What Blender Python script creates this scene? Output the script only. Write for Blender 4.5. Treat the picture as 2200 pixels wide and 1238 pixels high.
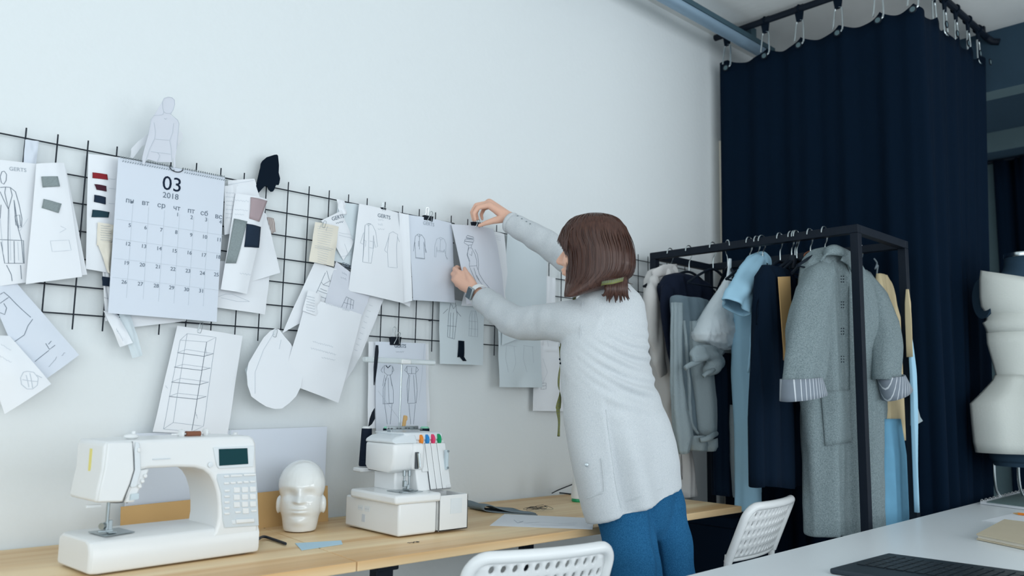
import bpy, bmesh, math, random
import numpy as np
from mathutils import Vector, Matrix, Quaternion, noise
for o in list(bpy.data.objects): bpy.data.objects.remove(o)
SC = bpy.context.scene
COL = SC.collection
PI = math.pi
rnd = random.Random(7)

# ---------------------------------------------------------------- camera
FPX = 1783.45
YAW, PIT, ROL = math.radians(46.6663), math.radians(7.43724), math.radians(0.96964)
CAM = Vector((-0.47836, -2.24062, 1.14599))
FW = Vector((math.cos(YAW)*math.cos(PIT), math.sin(YAW)*math.cos(PIT), math.sin(PIT)))
_r = Vector((math.sin(YAW), -math.cos(YAW), 0)); _u = _r.cross(FW)
RT = _r*math.cos(ROL) + _u*math.sin(ROL)
UP = _u*math.cos(ROL) - _r*math.sin(ROL)
cam_data = bpy.data.cameras.new('camera')
cam = bpy.data.objects.new('camera', cam_data); COL.objects.link(cam)
m = Matrix((RT, UP, -FW)).transposed().to_4x4(); m.translation = CAM
cam.matrix_world = m
cam_data.sensor_fit = 'HORIZONTAL'; cam_data.sensor_width = 36.0
cam_data.lens = 36.0*FPX/2200.0
cam_data.clip_start = 0.02; cam_data.clip_end = 100
cam_data.dof.use_dof = True; cam_data.dof.focus_distance = 2.45; cam_data.dof.aperture_fstop = 3.2
SC.camera = cam

# ---------------------------------------------------------------- exposure, world, lights
vs = SC.view_settings
vs.view_transform = 'Standard'; vs.look = 'None'; vs.gamma = 1.0; vs.exposure = -0.06
vs.use_curve_mapping = False
world = bpy.data.worlds.new('world'); SC.world = world; world.use_nodes = True
wb = world.node_tree.nodes['Background']
wb.inputs[0].default_value = (0.72, 0.89, 1.0, 1); wb.inputs[1].default_value = 0.6

def area(name, loc, target, sx, sy, power, color):
    l = bpy.data.lights.new(name, 'AREA'); l.shape = 'RECTANGLE'; l.size = sx; l.size_y = sy
    l.energy = power; l.color = color
    o = bpy.data.objects.new(name, l); COL.objects.link(o)
    o.location = loc
    o.rotation_euler = (Vector(target)-Vector(loc)).to_track_quat('-Z', 'Y').to_euler()
    return o
# daylight through the windows of the left wall and of the wall behind the camera; the last is added fill
area('window_daylight', (-2.75, -2.6, 1.85), (0.6, -1.5, 1.75), 3.4, 2.0, 38, (0.915, 0.955, 0.985))
area('window_daylight', (0.1, -5.12, 1.65), (0.7, 0.0, 1.9), 4.8, 2.0, 88, (0.915, 0.955, 0.985))
area('window_daylight', (4.75, -5.12, 1.65), (3.0, -0.6, 2.6), 3.0, 2.0, 66, (0.915, 0.955, 0.985))  # added to brighten the table, coat and ceiling on the right

# ---------------------------------------------------------------- pixel -> place in the room
def ray(px, py): return FW + RT*((px-1100)/FPX) + UP*((619-py)/FPX)
def PY(px, py, y): d = ray(px, py); return CAM + d*((y-CAM.y)/d.y)
def PZ(px, py, z): d = ray(px, py); return CAM + d*((z-CAM.z)/d.z)
def PX(px, py, x): d = ray(px, py); return CAM + d*((x-CAM.x)/d.x)
def PD(px, py, d): return CAM + ray(px, py)*d

# ---------------------------------------------------------------- materials
MATS = {}
def _new(name):
    m = bpy.data.materials.new(name); m.use_nodes = True
    b = m.node_tree.nodes['Principled BSDF']; MATS[name] = m
    return m, m.node_tree.nodes, m.node_tree.links, b
def mat(name, col, rough=0.6, metal=0.0, bump=0.0, bscale=60.0, var=0.0, vscale=8.0, spec=0.5, coat=0.0, sheen=0.0, stretch=None, alpha=1.0, trans=0.0):
    m, N, L, b = _new(name)
    c = (col[0], col[1], col[2], 1)
    b.inputs['Base Color'].default_value = c
    b.inputs['Roughness'].default_value = rough; b.inputs['Metallic'].default_value = metal
    b.inputs['Specular IOR Level'].default_value = spec
    b.inputs['Coat Weight'].default_value = coat
    b.inputs['Sheen Weight'].default_value = sheen
    b.inputs['Alpha'].default_value = alpha
    b.inputs['Transmission Weight'].default_value = trans
    if bump or var:
        tc = N.new('ShaderNodeTexCoord'); mp = N.new('ShaderNodeMapping'); L.new(tc.outputs['Object'], mp.inputs[0])
        if stretch: mp.inputs['Scale'].default_value = stretch
    if var:
        nz = N.new('ShaderNodeTexNoise'); nz.inputs['Scale'].default_value = vscale; nz.inputs['Detail'].default_value = 5
        L.new(mp.outputs[0], nz.inputs[0])
        mx = N.new('ShaderNodeMix'); mx.data_type = 'RGBA'
        mx.inputs[6].default_value = (c[0]*(1-var), c[1]*(1-var), c[2]*(1-var), 1)
        mx.inputs[7].default_value = (min(1, c[0]*(1+var)), min(1, c[1]*(1+var)), min(1, c[2]*(1+var)), 1)
        L.new(nz.outputs[0], mx.inputs[0]); L.new(mx.outputs[2], b.inputs['Base Color'])
    if bump:
        nb = N.new('ShaderNodeTexNoise'); nb.inputs['Scale'].default_value = bscale; nb.inputs['Detail'].default_value = 4
        L.new(mp.outputs[0], nb.inputs[0])
        bp = N.new('ShaderNodeBump'); bp.inputs['Strength'].default_value = bump; bp.inputs['Distance'].default_value = 0.004
        L.new(nb.outputs[0], bp.inputs['Height']); L.new(bp.outputs[0], b.inputs['Normal'])
    return m
mat('plaster', (0.79, 0.835, 0.85), 0.9, bump=0.25, bscale=45, spec=0.15)
mat('ceiling_paint', (0.83, 0.85, 0.84), 0.95, bump=0.3, bscale=30, var=0.12, vscale=2.2, spec=0.1)
mat('dim_blue', (0.030, 0.062, 0.095), 0.9, var=0.1, spec=0.2)  # dimness of the far end of the room put into the colour
mat('grey_tone', (0.11, 0.17, 0.19), 0.9, var=0.1, spec=0.2)
mat('floor_vinyl', (0.58, 0.61, 0.62), 0.6, var=0.15, vscale=3)
mat('paper', (0.83, 0.86, 0.90), 0.85, bump=0.05, bscale=14, spec=0.15)
mat('paper_blue', (0.70, 0.755, 0.84), 0.85, spec=0.15)
mat('paper_grey', (0.68, 0.71, 0.78), 0.85, bump=0.05, bscale=14, spec=0.15)
mat('paper_trace', (0.66, 0.74, 0.78), 0.75, bump=0.1, bscale=20, spec=0.2)
mat('paper_cream', (0.80, 0.76, 0.66), 0.85, spec=0.15)
mat('paper_sky', (0.50, 0.70, 0.82), 0.8, spec=0.15)
mat('ink', (0.16, 0.20, 0.25), 0.8, spec=0.1)
mat('ink_black', (0.012, 0.022, 0.045), 0.8, spec=0.1)
mat('ink_pale', (0.40, 0.45, 0.51), 0.8, spec=0.1)
mat('ink_faint', (0.58, 0.63, 0.69), 0.8, spec=0.1)
mat('ink_blue', (0.16, 0.24, 0.42), 0.8, spec=0.1)
mat('black_card', (0.004, 0.010, 0.020), 0.85, spec=0.1)
mat('wire', (0.006, 0.012, 0.022), 0.55, spec=0.3)
mat('black_metal', (0.004, 0.009, 0.018), 0.55, spec=0.22)
mat('chrome', (0.62, 0.68, 0.70), 0.22, metal=1.0)
mat('steel', (0.38, 0.43, 0.45), 0.32, metal=1.0)
mat('alu', (0.30, 0.43, 0.55), 0.5, metal=0.3, spec=0.4)
mat('alu_dark', (0.05, 0.10, 0.13), 0.6, spec=0.3)
mat('white_plastic', (0.79, 0.81, 0.815), 0.28, spec=0.5)
mat('cool_plastic', (0.62, 0.68, 0.72), 0.35, spec=0.5)
mat('pale_plastic', (0.72, 0.77, 0.80), 0.3, spec=0.5)
mat('dark_seam', (0.10, 0.11, 0.12), 0.7, spec=0.2)
mat('gloss_white', (0.85, 0.87, 0.86), 0.07, spec=0.6, coat=0.5)
mat('clear_plastic', (0.75, 0.82, 0.84), 0.15, alpha=0.65)
mat('lcd', (0.003, 0.045, 0.055), 0.5, spec=0.15)
mat('label_blue', (0.55, 0.65, 0.70), 0.4)
mat('orange', (0.85, 0.25, 0.02), 0.3); mat('azure', (0.02, 0.25, 0.62), 0.3)
mat('pink', (0.78, 0.05, 0.15), 0.3); mat('green', (0.0, 0.32, 0.12), 0.3)
mat('mint', (0.30, 0.72, 0.52), 0.5); mat('yellow', (0.80, 0.72, 0.22), 0.6)
mat('rust', (0.22, 0.08, 0.04), 0.7)
mat('thread_dark', (0.006, 0.013, 0.028), 0.7, bump=0.5, bscale=260, stretch=(0.05, 0.05, 1), spec=0.15)
mat('thread_white', (0.80, 0.83, 0.84), 0.8)
mat('kraft', (0.62, 0.40, 0.18), 0.85, var=0.08, bump=0.15, bscale=20, spec=0.1)
mat('kraft_dark', (0.24, 0.14, 0.09), 0.85, spec=0.1)
mat('felt', (0.22, 0.27, 0.30), 0.95, bump=0.4, bscale=200, spec=0.05)
mat('felt_dark', (0.03, 0.045, 0.065), 0.95, spec=0.05)
mat('skin', (0.78, 0.47, 0.35), 0.5, spec=0.35, var=0.06, vscale=18)
mat('nail', (0.75, 0.40, 0.36), 0.3)
mat('cuff_strap', (0.82, 0.84, 0.84), 0.5)
mat('table_white', (0.87, 0.92, 0.95), 0.32, spec=0.4)
mat('laptop', (0.010, 0.022, 0.034), 0.45); mat('key', (0.008, 0.016, 0.024), 0.4)
mat('notebook', (0.60, 0.52, 0.38), 0.8, var=0.06)
mat('sketch_cover', (0.13, 0.20, 0.20), 0.7)
mat('curtain_cloth', (0.0028, 0.0095, 0.022), 0.95, spec=0.06, bump=0.15, bscale=150)
mat('cloth_black', (0.004, 0.011, 0.024), 0.95, spec=0.08)
mat('cloth_navy', (0.007, 0.012, 0.028), 0.85, spec=0.15, bump=0.2, bscale=60)
mat('cloth_cream', (0.66, 0.65, 0.64), 0.9, spec=0.1, bump=0.3, bscale=24)
mat('cloth_blue', (0.36, 0.60, 0.76), 0.9, spec=0.1, bump=0.3, bscale=24)
mat('cloth_fleece', (0.33, 0.40, 0.43), 0.95, spec=0.05, bump=0.6, bscale=120)
mat('cloth_fleece_in', (0.17, 0.23, 0.27), 0.95, spec=0.05, bump=0.4, bscale=90)
mat('cloth_beige', (0.58, 0.48, 0.30), 0.9, spec=0.1)
mat('cloth_denim_pale', (0.14, 0.33, 0.48), 0.9, spec=0.1, var=0.15, vscale=14)
mat('cloth_brown', (0.06, 0.035, 0.03), 0.9, spec=0.1)
mat('fur', (0.03, 0.022, 0.022), 0.95, spec=0.05, bump=1.0, bscale=180)
mat('bag_plastic', (0.76, 0.84, 0.88), 0.35, spec=0.4, bump=0.5, bscale=22, stretch=(1.5, 1.5, 0.4), alpha=0.93)
mat('salmon', (0.62, 0.33, 0.28), 0.8)
mat('form_cloth', (0.030, 0.060, 0.095), 0.9, spec=0.1, bump=0.2, bscale=200)
mat('muslin', (0.68, 0.71, 0.67), 0.95, spec=0.05, bump=0.25, bscale=160)
mat('tape', (0.21, 0.23, 0.075), 0.6)
mat('red_cloth', (0.25, 0.012, 0.02), 0.9); mat('maroon_cloth', (0.055, 0.008, 0.022), 0.9)
mat('navy_cloth', (0.006, 0.02, 0.045), 0.9); mat('teal_cloth', (0.010, 0.045, 0.065), 0.9)
mat('swatch_grey', (0.26, 0.31, 0.32), 0.95, bump=0.5, bscale=300, var=0.2, vscale=300)
mat('swatch_pink', (0.42, 0.33, 0.35), 0.9)
mat('screen_dark', (0.05, 0.08, 0.10), 0.2)

def wood_mat(name, base, dark, scale):
    m, N, L, b = _new(name)
    tc = N.new('ShaderNodeTexCoord'); mp = N.new('ShaderNodeMapping'); L.new(tc.outputs['Object'], mp.inputs[0])
    mp.inputs['Scale'].default_value = (scale*0.07, scale, scale)
    nz = N.new('ShaderNodeTexNoise'); nz.inputs['Scale'].default_value = 2.2; nz.inputs['Detail'].default_value = 6; nz.inputs['Distortion'].default_value = 0.6
    L.new(mp.outputs[0], nz.inputs[0])
    cr = N.new('ShaderNodeValToRGB'); e = cr.color_ramp.elements
    e[0].position = 0.33; e[0].color = (*dark, 1); e[1].position = 0.62; e[1].color = (*base, 1)
    L.new(nz.outputs[0], cr.inputs[0])
    # glued staves along X, each of its own tone
    sep = N.new('ShaderNodeSeparateXYZ'); L.new(tc.outputs['Object'], sep.inputs[0])
    mu = N.new('ShaderNodeMath'); mu.operation = 'MULTIPLY'; mu.inputs[1].default_value = 15.0; L.new(sep.outputs[1], mu.inputs[0])
    fl = N.new('ShaderNodeMath'); fl.operation = 'FLOOR'; L.new(mu.outputs[0], fl.inputs[0])
    wn = N.new('ShaderNodeTexWhiteNoise'); wn.noise_dimensions = '1D'; L.new(fl.outputs[0], wn.inputs['W'])
    mx = N.new('ShaderNodeMix'); mx.data_type = 'RGBA'; mx.blend_type = 'MULTIPLY'; mx.inputs[0].default_value = 1.0
    cr2 = N.new('ShaderNodeValToRGB'); e2 = cr2.color_ramp.elements
    e2[0].color = (0.86, 0.82, 0.78, 1); e2[1].color = (1.05, 1.05, 1.05, 1)
    L.new(wn.outputs[0], cr2.inputs[0]); L.new(cr.outputs[0], mx.inputs[6]); L.new(cr2.outputs[0], mx.inputs[7])
    # knots
    vo = N.new('ShaderNodeTexVoronoi'); vo.inputs['Scale'].default_value = 5.5; mp2 = N.new('ShaderNodeMapping')
    mp2.inputs['Scale'].default_value = (0.6, 1.3, 1.3); L.new(tc.outputs['Object'], mp2.inputs[0]); L.new(mp2.outputs[0], vo.inputs[0])
    cr3 = N.new('ShaderNodeValToRGB'); e3 = cr3.color_ramp.elements
    e3[0].position = 0.05; e3[0].color = (1, 1, 1, 1); e3[1].position = 0.09; e3[1].color = (0, 0, 0, 1)
    L.new(vo.outputs['Distance'], cr3.inputs[0])
    mk = N.new('ShaderNodeMix'); mk.data_type = 'RGBA'; mk.inputs[7].default_value = (dark[0]*0.45, dark[1]*0.3, dark[2]*0.25, 1)
    L.new(cr3.outputs[0], mk.inputs[0]); L.new(mx.outputs[2], mk.inputs[6])
    L.new(mk.outputs[2], b.inputs['Base Color'])
    b.inputs['Roughness'].default_value = 0.45; b.inputs['Specular IOR Level'].default_value = 0.35
    return m
wood_mat('pine', (0.93, 0.73, 0.45), (0.74, 0.46, 0.21), 5.0)
wood_mat('pine_edge', (0.62, 0.40, 0.20), (0.42, 0.22, 0.09), 5.0)

def weave_mat(name, ca, cb, scale, bumpst, stretch=(1, 1, 1)):
    m, N, L, b = _new(name)
    tc = N.new('ShaderNodeTexCoord'); mp = N.new('ShaderNodeMapping'); L.new(tc.outputs['Object'], mp.inputs[0])
    mp.inputs['Scale'].default_value = stretch
    nz = N.new('ShaderNodeTexNoise'); nz.inputs['Scale'].default_value = scale; nz.inputs['Detail'].default_value = 3; nz.inputs['Roughness'].default_value = 0.7
    L.new(mp.outputs[0], nz.inputs[0])
    cr = N.new('ShaderNodeValToRGB'); e = cr.color_ramp.elements
    e[0].position = 0.35; e[0].color = (*ca, 1); e[1].position = 0.65; e[1].color = (*cb, 1)
    L.new(nz.outputs[0], cr.inputs[0]); L.new(cr.outputs[0], b.inputs['Base Color'])
    bp = N.new('ShaderNodeBump'); bp.inputs['Strength'].default_value = bumpst; bp.inputs['Distance'].default_value = 0.003
    L.new(nz.outputs[0], bp.inputs['Height']); L.new(bp.outputs[0], b.inputs['Normal'])
    b.inputs['Roughness'].default_value = 0.95; b.inputs['Specular IOR Level'].default_value = 0.08
    return m
weave_mat('knit', (0.53, 0.57, 0.60), (0.66, 0.69, 0.71), 420, 0.12)
weave_mat('denim', (0.010, 0.075, 0.18), (0.028, 0.14, 0.29), 380, 0.2)
weave_mat('wool_coat', (0.14, 0.185, 0.20), (0.26, 0.32, 0.335), 260, 0.3)
weave_mat('hair', (0.040, 0.016, 0.012), (0.085, 0.038, 0.026), 240, 0.15, (1, 1, 0.02))
MATS['hair'].node_tree.nodes['Principled BSDF'].inputs['Roughness'].default_value = 0.34
MATS['hair'].node_tree.nodes['Principled BSDF'].inputs['Specular IOR Level'].default_value = 0.35

def stripe_mat(name, ca, cb, freq, axis, duty):
    m, N, L, b = _new(name)
    tc = N.new('ShaderNodeTexCoord'); sep = N.new('ShaderNodeSeparateXYZ'); L.new(tc.outputs['Object'], sep.inputs[0])
    mu = N.new('ShaderNodeMath'); mu.operation = 'MULTIPLY'; mu.inputs[1].default_value = freq; L.new(sep.outputs[axis], mu.inputs[0])
    fr = N.new('ShaderNodeMath'); fr.operation = 'FRACT'; L.new(mu.outputs[0], fr.inputs[0])
    lt = N.new('ShaderNodeMath'); lt.operation = 'LESS_THAN'; lt.inputs[1].default_value = duty; L.new(fr.outputs[0], lt.inputs[0])
    mx = N.new('ShaderNodeMix'); mx.data_type = 'RGBA'; mx.inputs[6].default_value = (*ca, 1); mx.inputs[7].default_value = (*cb, 1)
    L.new(lt.outputs[0], mx.inputs[0]); L.new(mx.outputs[2], b.inputs['Base Color']); b.inputs['Roughness'].default_value = 0.9
    return m
stripe_mat('cuff_stripe', (0.20, 0.235, 0.28), (0.62, 0.66, 0.70), 62, 0, 0.16)
stripe_mat('swatch_stripe', (0.60, 0.56, 0.54), (0.28, 0.22, 0.21), 200, 0, 0.5)

# ---------------------------------------------------------------- mesh building
class MB:
    def __init__(self, M=None):
        self.v = []; self.f = []; self.m = []; self.M = M; self.mi = 0
    def pt(self, p):
        p = Vector(p)
        if self.M is not None: p = self.M @ p
        self.v.append(p); return len(self.v)-1
    def face(self, idx): self.f.append(tuple(idx)); self.m.append(self.mi)
    def box(self, c, s, R=None):
        c = Vector(c); a = []
        for dz in (-.5, .5):
            for dx, dy in ((-.5, -.5), (.5, -.5), (.5, .5), (-.5, .5)):
                q = Vector((dx*s[0], dy*s[1], dz*s[2]))
                if R is not None: q = R @ q
                a.append(self.pt(c+q))
        for q in ((3, 2, 1, 0), (4, 5, 6, 7), (0, 1, 5, 4), (1, 2, 6, 5), (2, 3, 7, 6), (3, 0, 4, 7)): self.face([a[i] for i in q])
    def loft(self, rings, cap=True, closed=False):
        ids = [[self.pt(p) for p in r] for r in rings]; n = len(ids[0])
        seq = list(zip(ids, ids[1:])) + ([(ids[-1], ids[0])] if closed else [])
        for A, B in seq:
            for i in range(n):
                j = (i+1) % n; self.face((A[i], A[j], B[j], B[i]))
        if cap and not closed:
            self.face(ids[0][::-1]); self.face(ids[-1])
    def strip(self, rows):
        """open grid of rows of points"""
        ids = [[self.pt(p) for p in r] for r in rings_check(rows)]
        for A, B in zip(ids, ids[1:]):
            for i in range(len(A)-1): self.face((A[i], A[i+1], B[i+1], B[i]))
    def tube(self, pts, r, seg=8, closed=False, flat=1.0, up=None):
        pts = [Vector(p) for p in pts]; n = len(pts)
        rs = r if isinstance(r, (list, tuple)) else [r]*n
        rings = []; prev = None
        for i in range(n):
            a = pts[i-1] if (i > 0 or closed) else pts[0]; b = pts[(i+1) % n] if (i < n-1 or closed) else pts[-1]
            t = (b-a)
            if t.length < 1e-9: t = Vector((0, 0, 1))
            t.normalize()
            if prev is None:
                ref = Vector(up) if up is not None else (Vector((0, 0, 1)) if abs(t.z) < 0.9 else Vector((1, 0, 0)))
                x = (ref - t*ref.dot(t)).normalized()
            else:
                x = prev - t*prev.dot(t)
                x = x.normalized() if x.length > 1e-6 else t.orthogonal().normalized()
            prev = x; y = t.cross(x)
            rings.append([pts[i] + x*(rs[i]*math.cos(2*PI*k/seg)*flat) + y*(rs[i]*math.sin(2*PI*k/seg)) for k in range(seg)])
        self.loft(rings, cap=True, closed=closed)
    def capsule(self, a, b, ra, rb, seg=14, sq=1.0, axis=None):
        """tapered capsule with round ends; sq squashes it along axis"""
        a = Vector(a); b = Vector(b); t = b-a
        if t.length < 1e-6: t = Vector((0, 0, 1))*1e-4; b = a+t
        t.normalize()
        ref = Vector(axis) if axis is not None else t.orthogonal()
        x = (ref-t*ref.dot(t)).normalized(); y = t.cross(x); rings = []
        for k in range(5): q = -PI/2+PI/2*(k+0.35)/5.35; rings.append((a+t*(ra*math.sin(q)), ra*math.cos(q)))
        for k in range(5): q = PI/2*(k+0.01)/5.35; rings.append((b+t*(rb*math.sin(q)), rb*math.cos(q)))
        self.loft([[c+x*(r*sq*math.cos(2*PI*j/seg))+y*(r*math.sin(2*PI*j/seg)) for j in range(seg)] for c, r in rings])
    def ellipsoid(self, c, r, R=None, seg=24, rings=14):
        c = Vector(c); out = []
        for k in range(rings+1):
            q = -PI/2+PI*(k+0.0)/rings; q = max(-PI/2+0.03, min(PI/2-0.03, q)); row = []
            for j in range(seg):
                p = Vector((r[0]*math.cos(q)*math.cos(2*PI*j/seg), r[1]*math.cos(q)*math.sin(2*PI*j/seg), r[2]*math.sin(q)))
                row.append(c+(R @ p if R is not None else p))
            out.append(row)
        self.loft(out)
    def lathe(self, prof, c, axis=(0, 0, 1), seg=24):
        t = Vector(axis).normalized(); x = t.orthogonal().normalized(); y = t.cross(x); c = Vector(c)
        self.loft([[c+t*h+x*(max(r, 1e-4)*math.cos(2*PI*j/seg))+y*(max(r, 1e-4)*math.sin(2*PI*j/seg)) for j in range(seg)] for r, h in prof])
    def prism(self, poly, ext):
        """poly: coplanar points, ext: extrusion vector"""
        e = Vector(ext); A = [self.pt(p) for p in poly]; B = [self.pt(Vector(p)+e) for p in poly]; n = len(A)
        self.face(A[::-1]); self.face(B)
        for i in range(n): j = (i+1) % n; self.face((A[i], A[j], B[j], B[i]))
    def mesh(self, name):
        me = bpy.data.meshes.new(name); me.from_pydata([tuple(p) for p in self.v], [], self.f); return me
    def build(self, name, mats, parent=None, smooth=True, bevel=0.0, bseg=2, sub=0, solid=0.0, angle=35, recalc=True):
        me = self.mesh(name)
        mats = mats if isinstance(mats, (list, tuple)) else [mats]
        for k in mats: me.materials.append(MATS[k])
        me.polygons.foreach_set('material_index', self.m)
        if recalc:
            bm = bmesh.new(); bm.from_mesh(me); bmesh.ops.recalc_face_normals(bm, faces=bm.faces); bm.to_mesh(me); bm.free()
        return link(name, me, parent, smooth, bevel, bseg, sub, solid, angle)
def rings_check(r): return r
def link(name, me, parent=None, smooth=True, bevel=0.0, bseg=2, sub=0, solid=0.0, angle=35):
    o = bpy.data.objects.new(name, me); COL.objects.link(o)
    if smooth:
        me.polygons.foreach_set('use_smooth', [True]*len(me.polygons))
        if angle < 180: me.set_sharp_from_angle(angle=math.radians(angle))
    if solid:
        s = o.modifiers.new('solid', 'SOLIDIFY'); s.thickness = solid; s.offset = 0
    if bevel:
        s = o.modifiers.new('bevel', 'BEVEL'); s.width = bevel; s.segments = bseg; s.limit_method = 'ANGLE'; s.angle_limit = math.radians(40)
        s.harden_normals = False
    if sub:
        s = o.modifiers.new('sub', 'SUBSURF'); s.levels = sub; s.render_levels = sub
    if parent is not None: attach(o, parent)
    return o
def attach(o, parent):
    o.parent = parent
    # every root stands unrotated, so its chain of parents is a sum of shifts
    t = Vector((0, 0, 0)); q = parent
    while q is not None and q.type == 'EMPTY': t += q.location; q = q.parent
    o.matrix_parent_inverse = Matrix.Translation(-t)
def tag(o, label, cat, group=None, kind=None):
    o['label'] = label; o['category'] = cat
    if group: o['group'] = group
    if kind: o['kind'] = kind
    return o
def thing(name, label, cat, loc, group=None):
    o = bpy.data.objects.new(name, None); COL.objects.link(o); o.location = Vector(loc); o.empty_display_size = 0.05
    return tag(o, label, cat, group)
def struct(name, mb, mt, parent=None, **k):
    o = mb.build(name, mt, parent, **k)
    if parent is None: o['kind'] = 'structure'
    return o
def copy_thing(root, shift, label, group=None):
    r = root.copy(); COL.objects.link(r); r.location = root.location+Vector(shift); r['label'] = label
    if group: r['group'] = group
    for ch in list(root.children):
        c = ch.copy(); COL.objects.link(c); c.parent = r; c.matrix_parent_inverse = ch.matrix_parent_inverse.copy()
        for g in ch.children:
            d = g.copy(); COL.objects.link(d); d.parent = c; d.matrix_parent_inverse = g.matrix_parent_inverse.copy()
    return r
def remesh(mb, name, voxel, smooth_it=4, fac=0.5, mats=('skin',)):
    """one continuous skin grown over overlapping solids"""
    me = mb.mesh('tmp'); bm = bmesh.new(); bm.from_mesh(me); bmesh.ops.recalc_face_normals(bm, faces=bm.faces); bm.to_mesh(me); bm.free()
    o = bpy.data.objects.new('tmp', me); COL.objects.link(o)
    r = o.modifiers.new('r', 'REMESH'); r.mode = 'VOXEL'; r.voxel_size = voxel; r.adaptivity = 0
    if smooth_it:
        s = o.modifiers.new('s', 'SMOOTH'); s.iterations = smooth_it; s.factor = fac
    dg = bpy.context.evaluated_depsgraph_get(); dg.update()
    out = bpy.data.meshes.new_from_object(o.evaluated_get(dg)); out.name = name
    bpy.data.objects.remove(o); bpy.data.meshes.remove(me)
    out.materials.clear()
    for k in mats: out.materials.append(MATS[k])
    return out
def displace(me, fn, flatz=0.25):
    n = len(me.vertices); co = np.empty(n*3); me.vertices.foreach_get('co', co); co = co.reshape(-1, 3)
    no = np.empty(n*3); me.vertices.foreach_get('normal', no); no = no.reshape(-1, 3)
    no[:, 2] *= flatz
    co = co + no*np.asarray(fn(co, no)).reshape(-1, 1)
    me.vertices.foreach_set('co', co.ravel()); me.update()
def lerp(a, b, t): return a+(b-a)*t
def interp(tab, x):
    if x <= tab[0][0]: return tab[0][1]
    for (a, va), (b, vb) in zip(tab, tab[1:]):
        if x <= b: return va+(vb-va)*(x-a)/(b-a)
    return tab[-1][1]
def smooth_path(pts, n=8):
    """Catmull-Rom through pts"""
    P = [Vector(p) for p in pts]; P = [P[0]*2-P[1]]+P+[P[-1]*2-P[-2]]; out = []
    for i in range(1, len(P)-2):
        for k in range(n):
            t = k/n; a, b, c, d = P[i-1], P[i], P[i+1], P[i+2]
            out.append(0.5*((2*b)+(c-a)*t+(2*a-5*b+4*c-d)*t*t+(3*b-a-3*c+d)*t**3))
    out.append(P[-2]); return out
_tx = {}
def text_geo(s, bold=0.0):
    """outline letters as flat faces, height of a capital about 0.7"""
    if (s, bold) not in _tx:
        cu = bpy.data.curves.new('t', 'FONT'); cu.body = s; cu.size = 1; cu.offset = bold; cu.resolution_u = 3
        o = bpy.data.objects.new('t', cu); COL.objects.link(o)
        dg = bpy.context.evaluated_depsgraph_get(); dg.update()
        me = bpy.data.meshes.new_from_object(o.evaluated_get(dg))
        v = [tuple(p.co) for p in me.vertices]; f = [tuple(p.vertices) for p in me.polygons]
        bpy.data.objects.remove(o); bpy.data.curves.remove(cu); bpy.data.meshes.remove(me)
        xs = [p[0] for p in v]; w = max(xs) if xs else 0
        _tx[(s, bold)] = (v, f, w)
    return _tx[(s, bold)]
# ================================================================ the setting
ZC = 3.0
b = MB(); b.box((2.2, 0.08, 1.5), (9.6, 0.12, 3.0)); struct('wall_back', b, 'plaster', smooth=False)
b = MB(); b.box((2.2, -2.6, -0.05), (9.9, 5.4, 0.1)); struct('floor', b, 'floor_vinyl', smooth=False)
b = MB(); b.box((2.2, -2.6, ZC+0.06), (9.9, 5.4, 0.12)); struct('ceiling', b, 'ceiling_paint', smooth=False)
b = MB(); b.box((6.9, -2.6, 1.5), (0.12, 5.3, 3.0)); struct('wall_right', b, 'dim_blue', smooth=False)
# left wall and the wall behind the camera: solid piers and parapets round large window openings
b = MB(); b.box((-2.9, -2.6, 0.4), (0.12, 5.3, 0.8)); b.box((-2.9, -2.6, 2.93), (0.12, 5.3, 0.14)); b.box((-2.9, -0.4, 1.83), (0.12, 0.8, 2.06)); b.box((-2.9, -4.85, 1.83), (0.12, 0.8, 2.06))
struct('wall_left', b, 'plaster', smooth=False)
b = MB(); b.box((2.2, -5.25, 0.30), (9.6, 0.12, 0.6)); b.box((2.2, -5.25, 2.86), (9.6, 0.12, 0.28)); b.box((2.92, -5.25, 1.66), (0.60, 0.12, 2.12)); b.box((6.65, -5.25, 1.66), (0.70, 0.12, 2.12)); b.box((-2.65, -5.25, 1.66), (0.4, 0.12, 2.12))
struct('wall_front', b, 'plaster', smooth=False)
def window(name, c, w, h, along):
    f = MB(); t = 0.05
    ax = Vector((1, 0, 0)) if along == 'x' else Vector((0, 1, 0)); d = Vector((0, 1, 0)) if along == 'x' else Vector((1, 0, 0))
    def bar(o1, o2, s1, s2):
        p = Vector(c)+ax*o1+Vector((0, 0, o2)); s = ax*s1+d*0.06+Vector((0, 0, s2)); f.box(p, (abs(s.x), abs(s.y), abs(s.z)))
    bar(0, h/2-t/2, w, t); bar(0, -h/2+t/2, w, t)
    for k in range(4): bar(-w/2+t/2+k*(w-t)/3, 0, t, h)
    struct(name, f, 'white_plastic', smooth=False)
window('window_1', (-2.9, -2.62, 1.83), 3.64, 2.06, 'y')
window('window_2', (0.085, -5.25, 1.66), 5.07, 2.12, 'x')
window('fill_window', (4.76, -5.25, 1.66), 3.08, 2.12, 'x')  # unseen window added to go with the fill on the right
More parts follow.
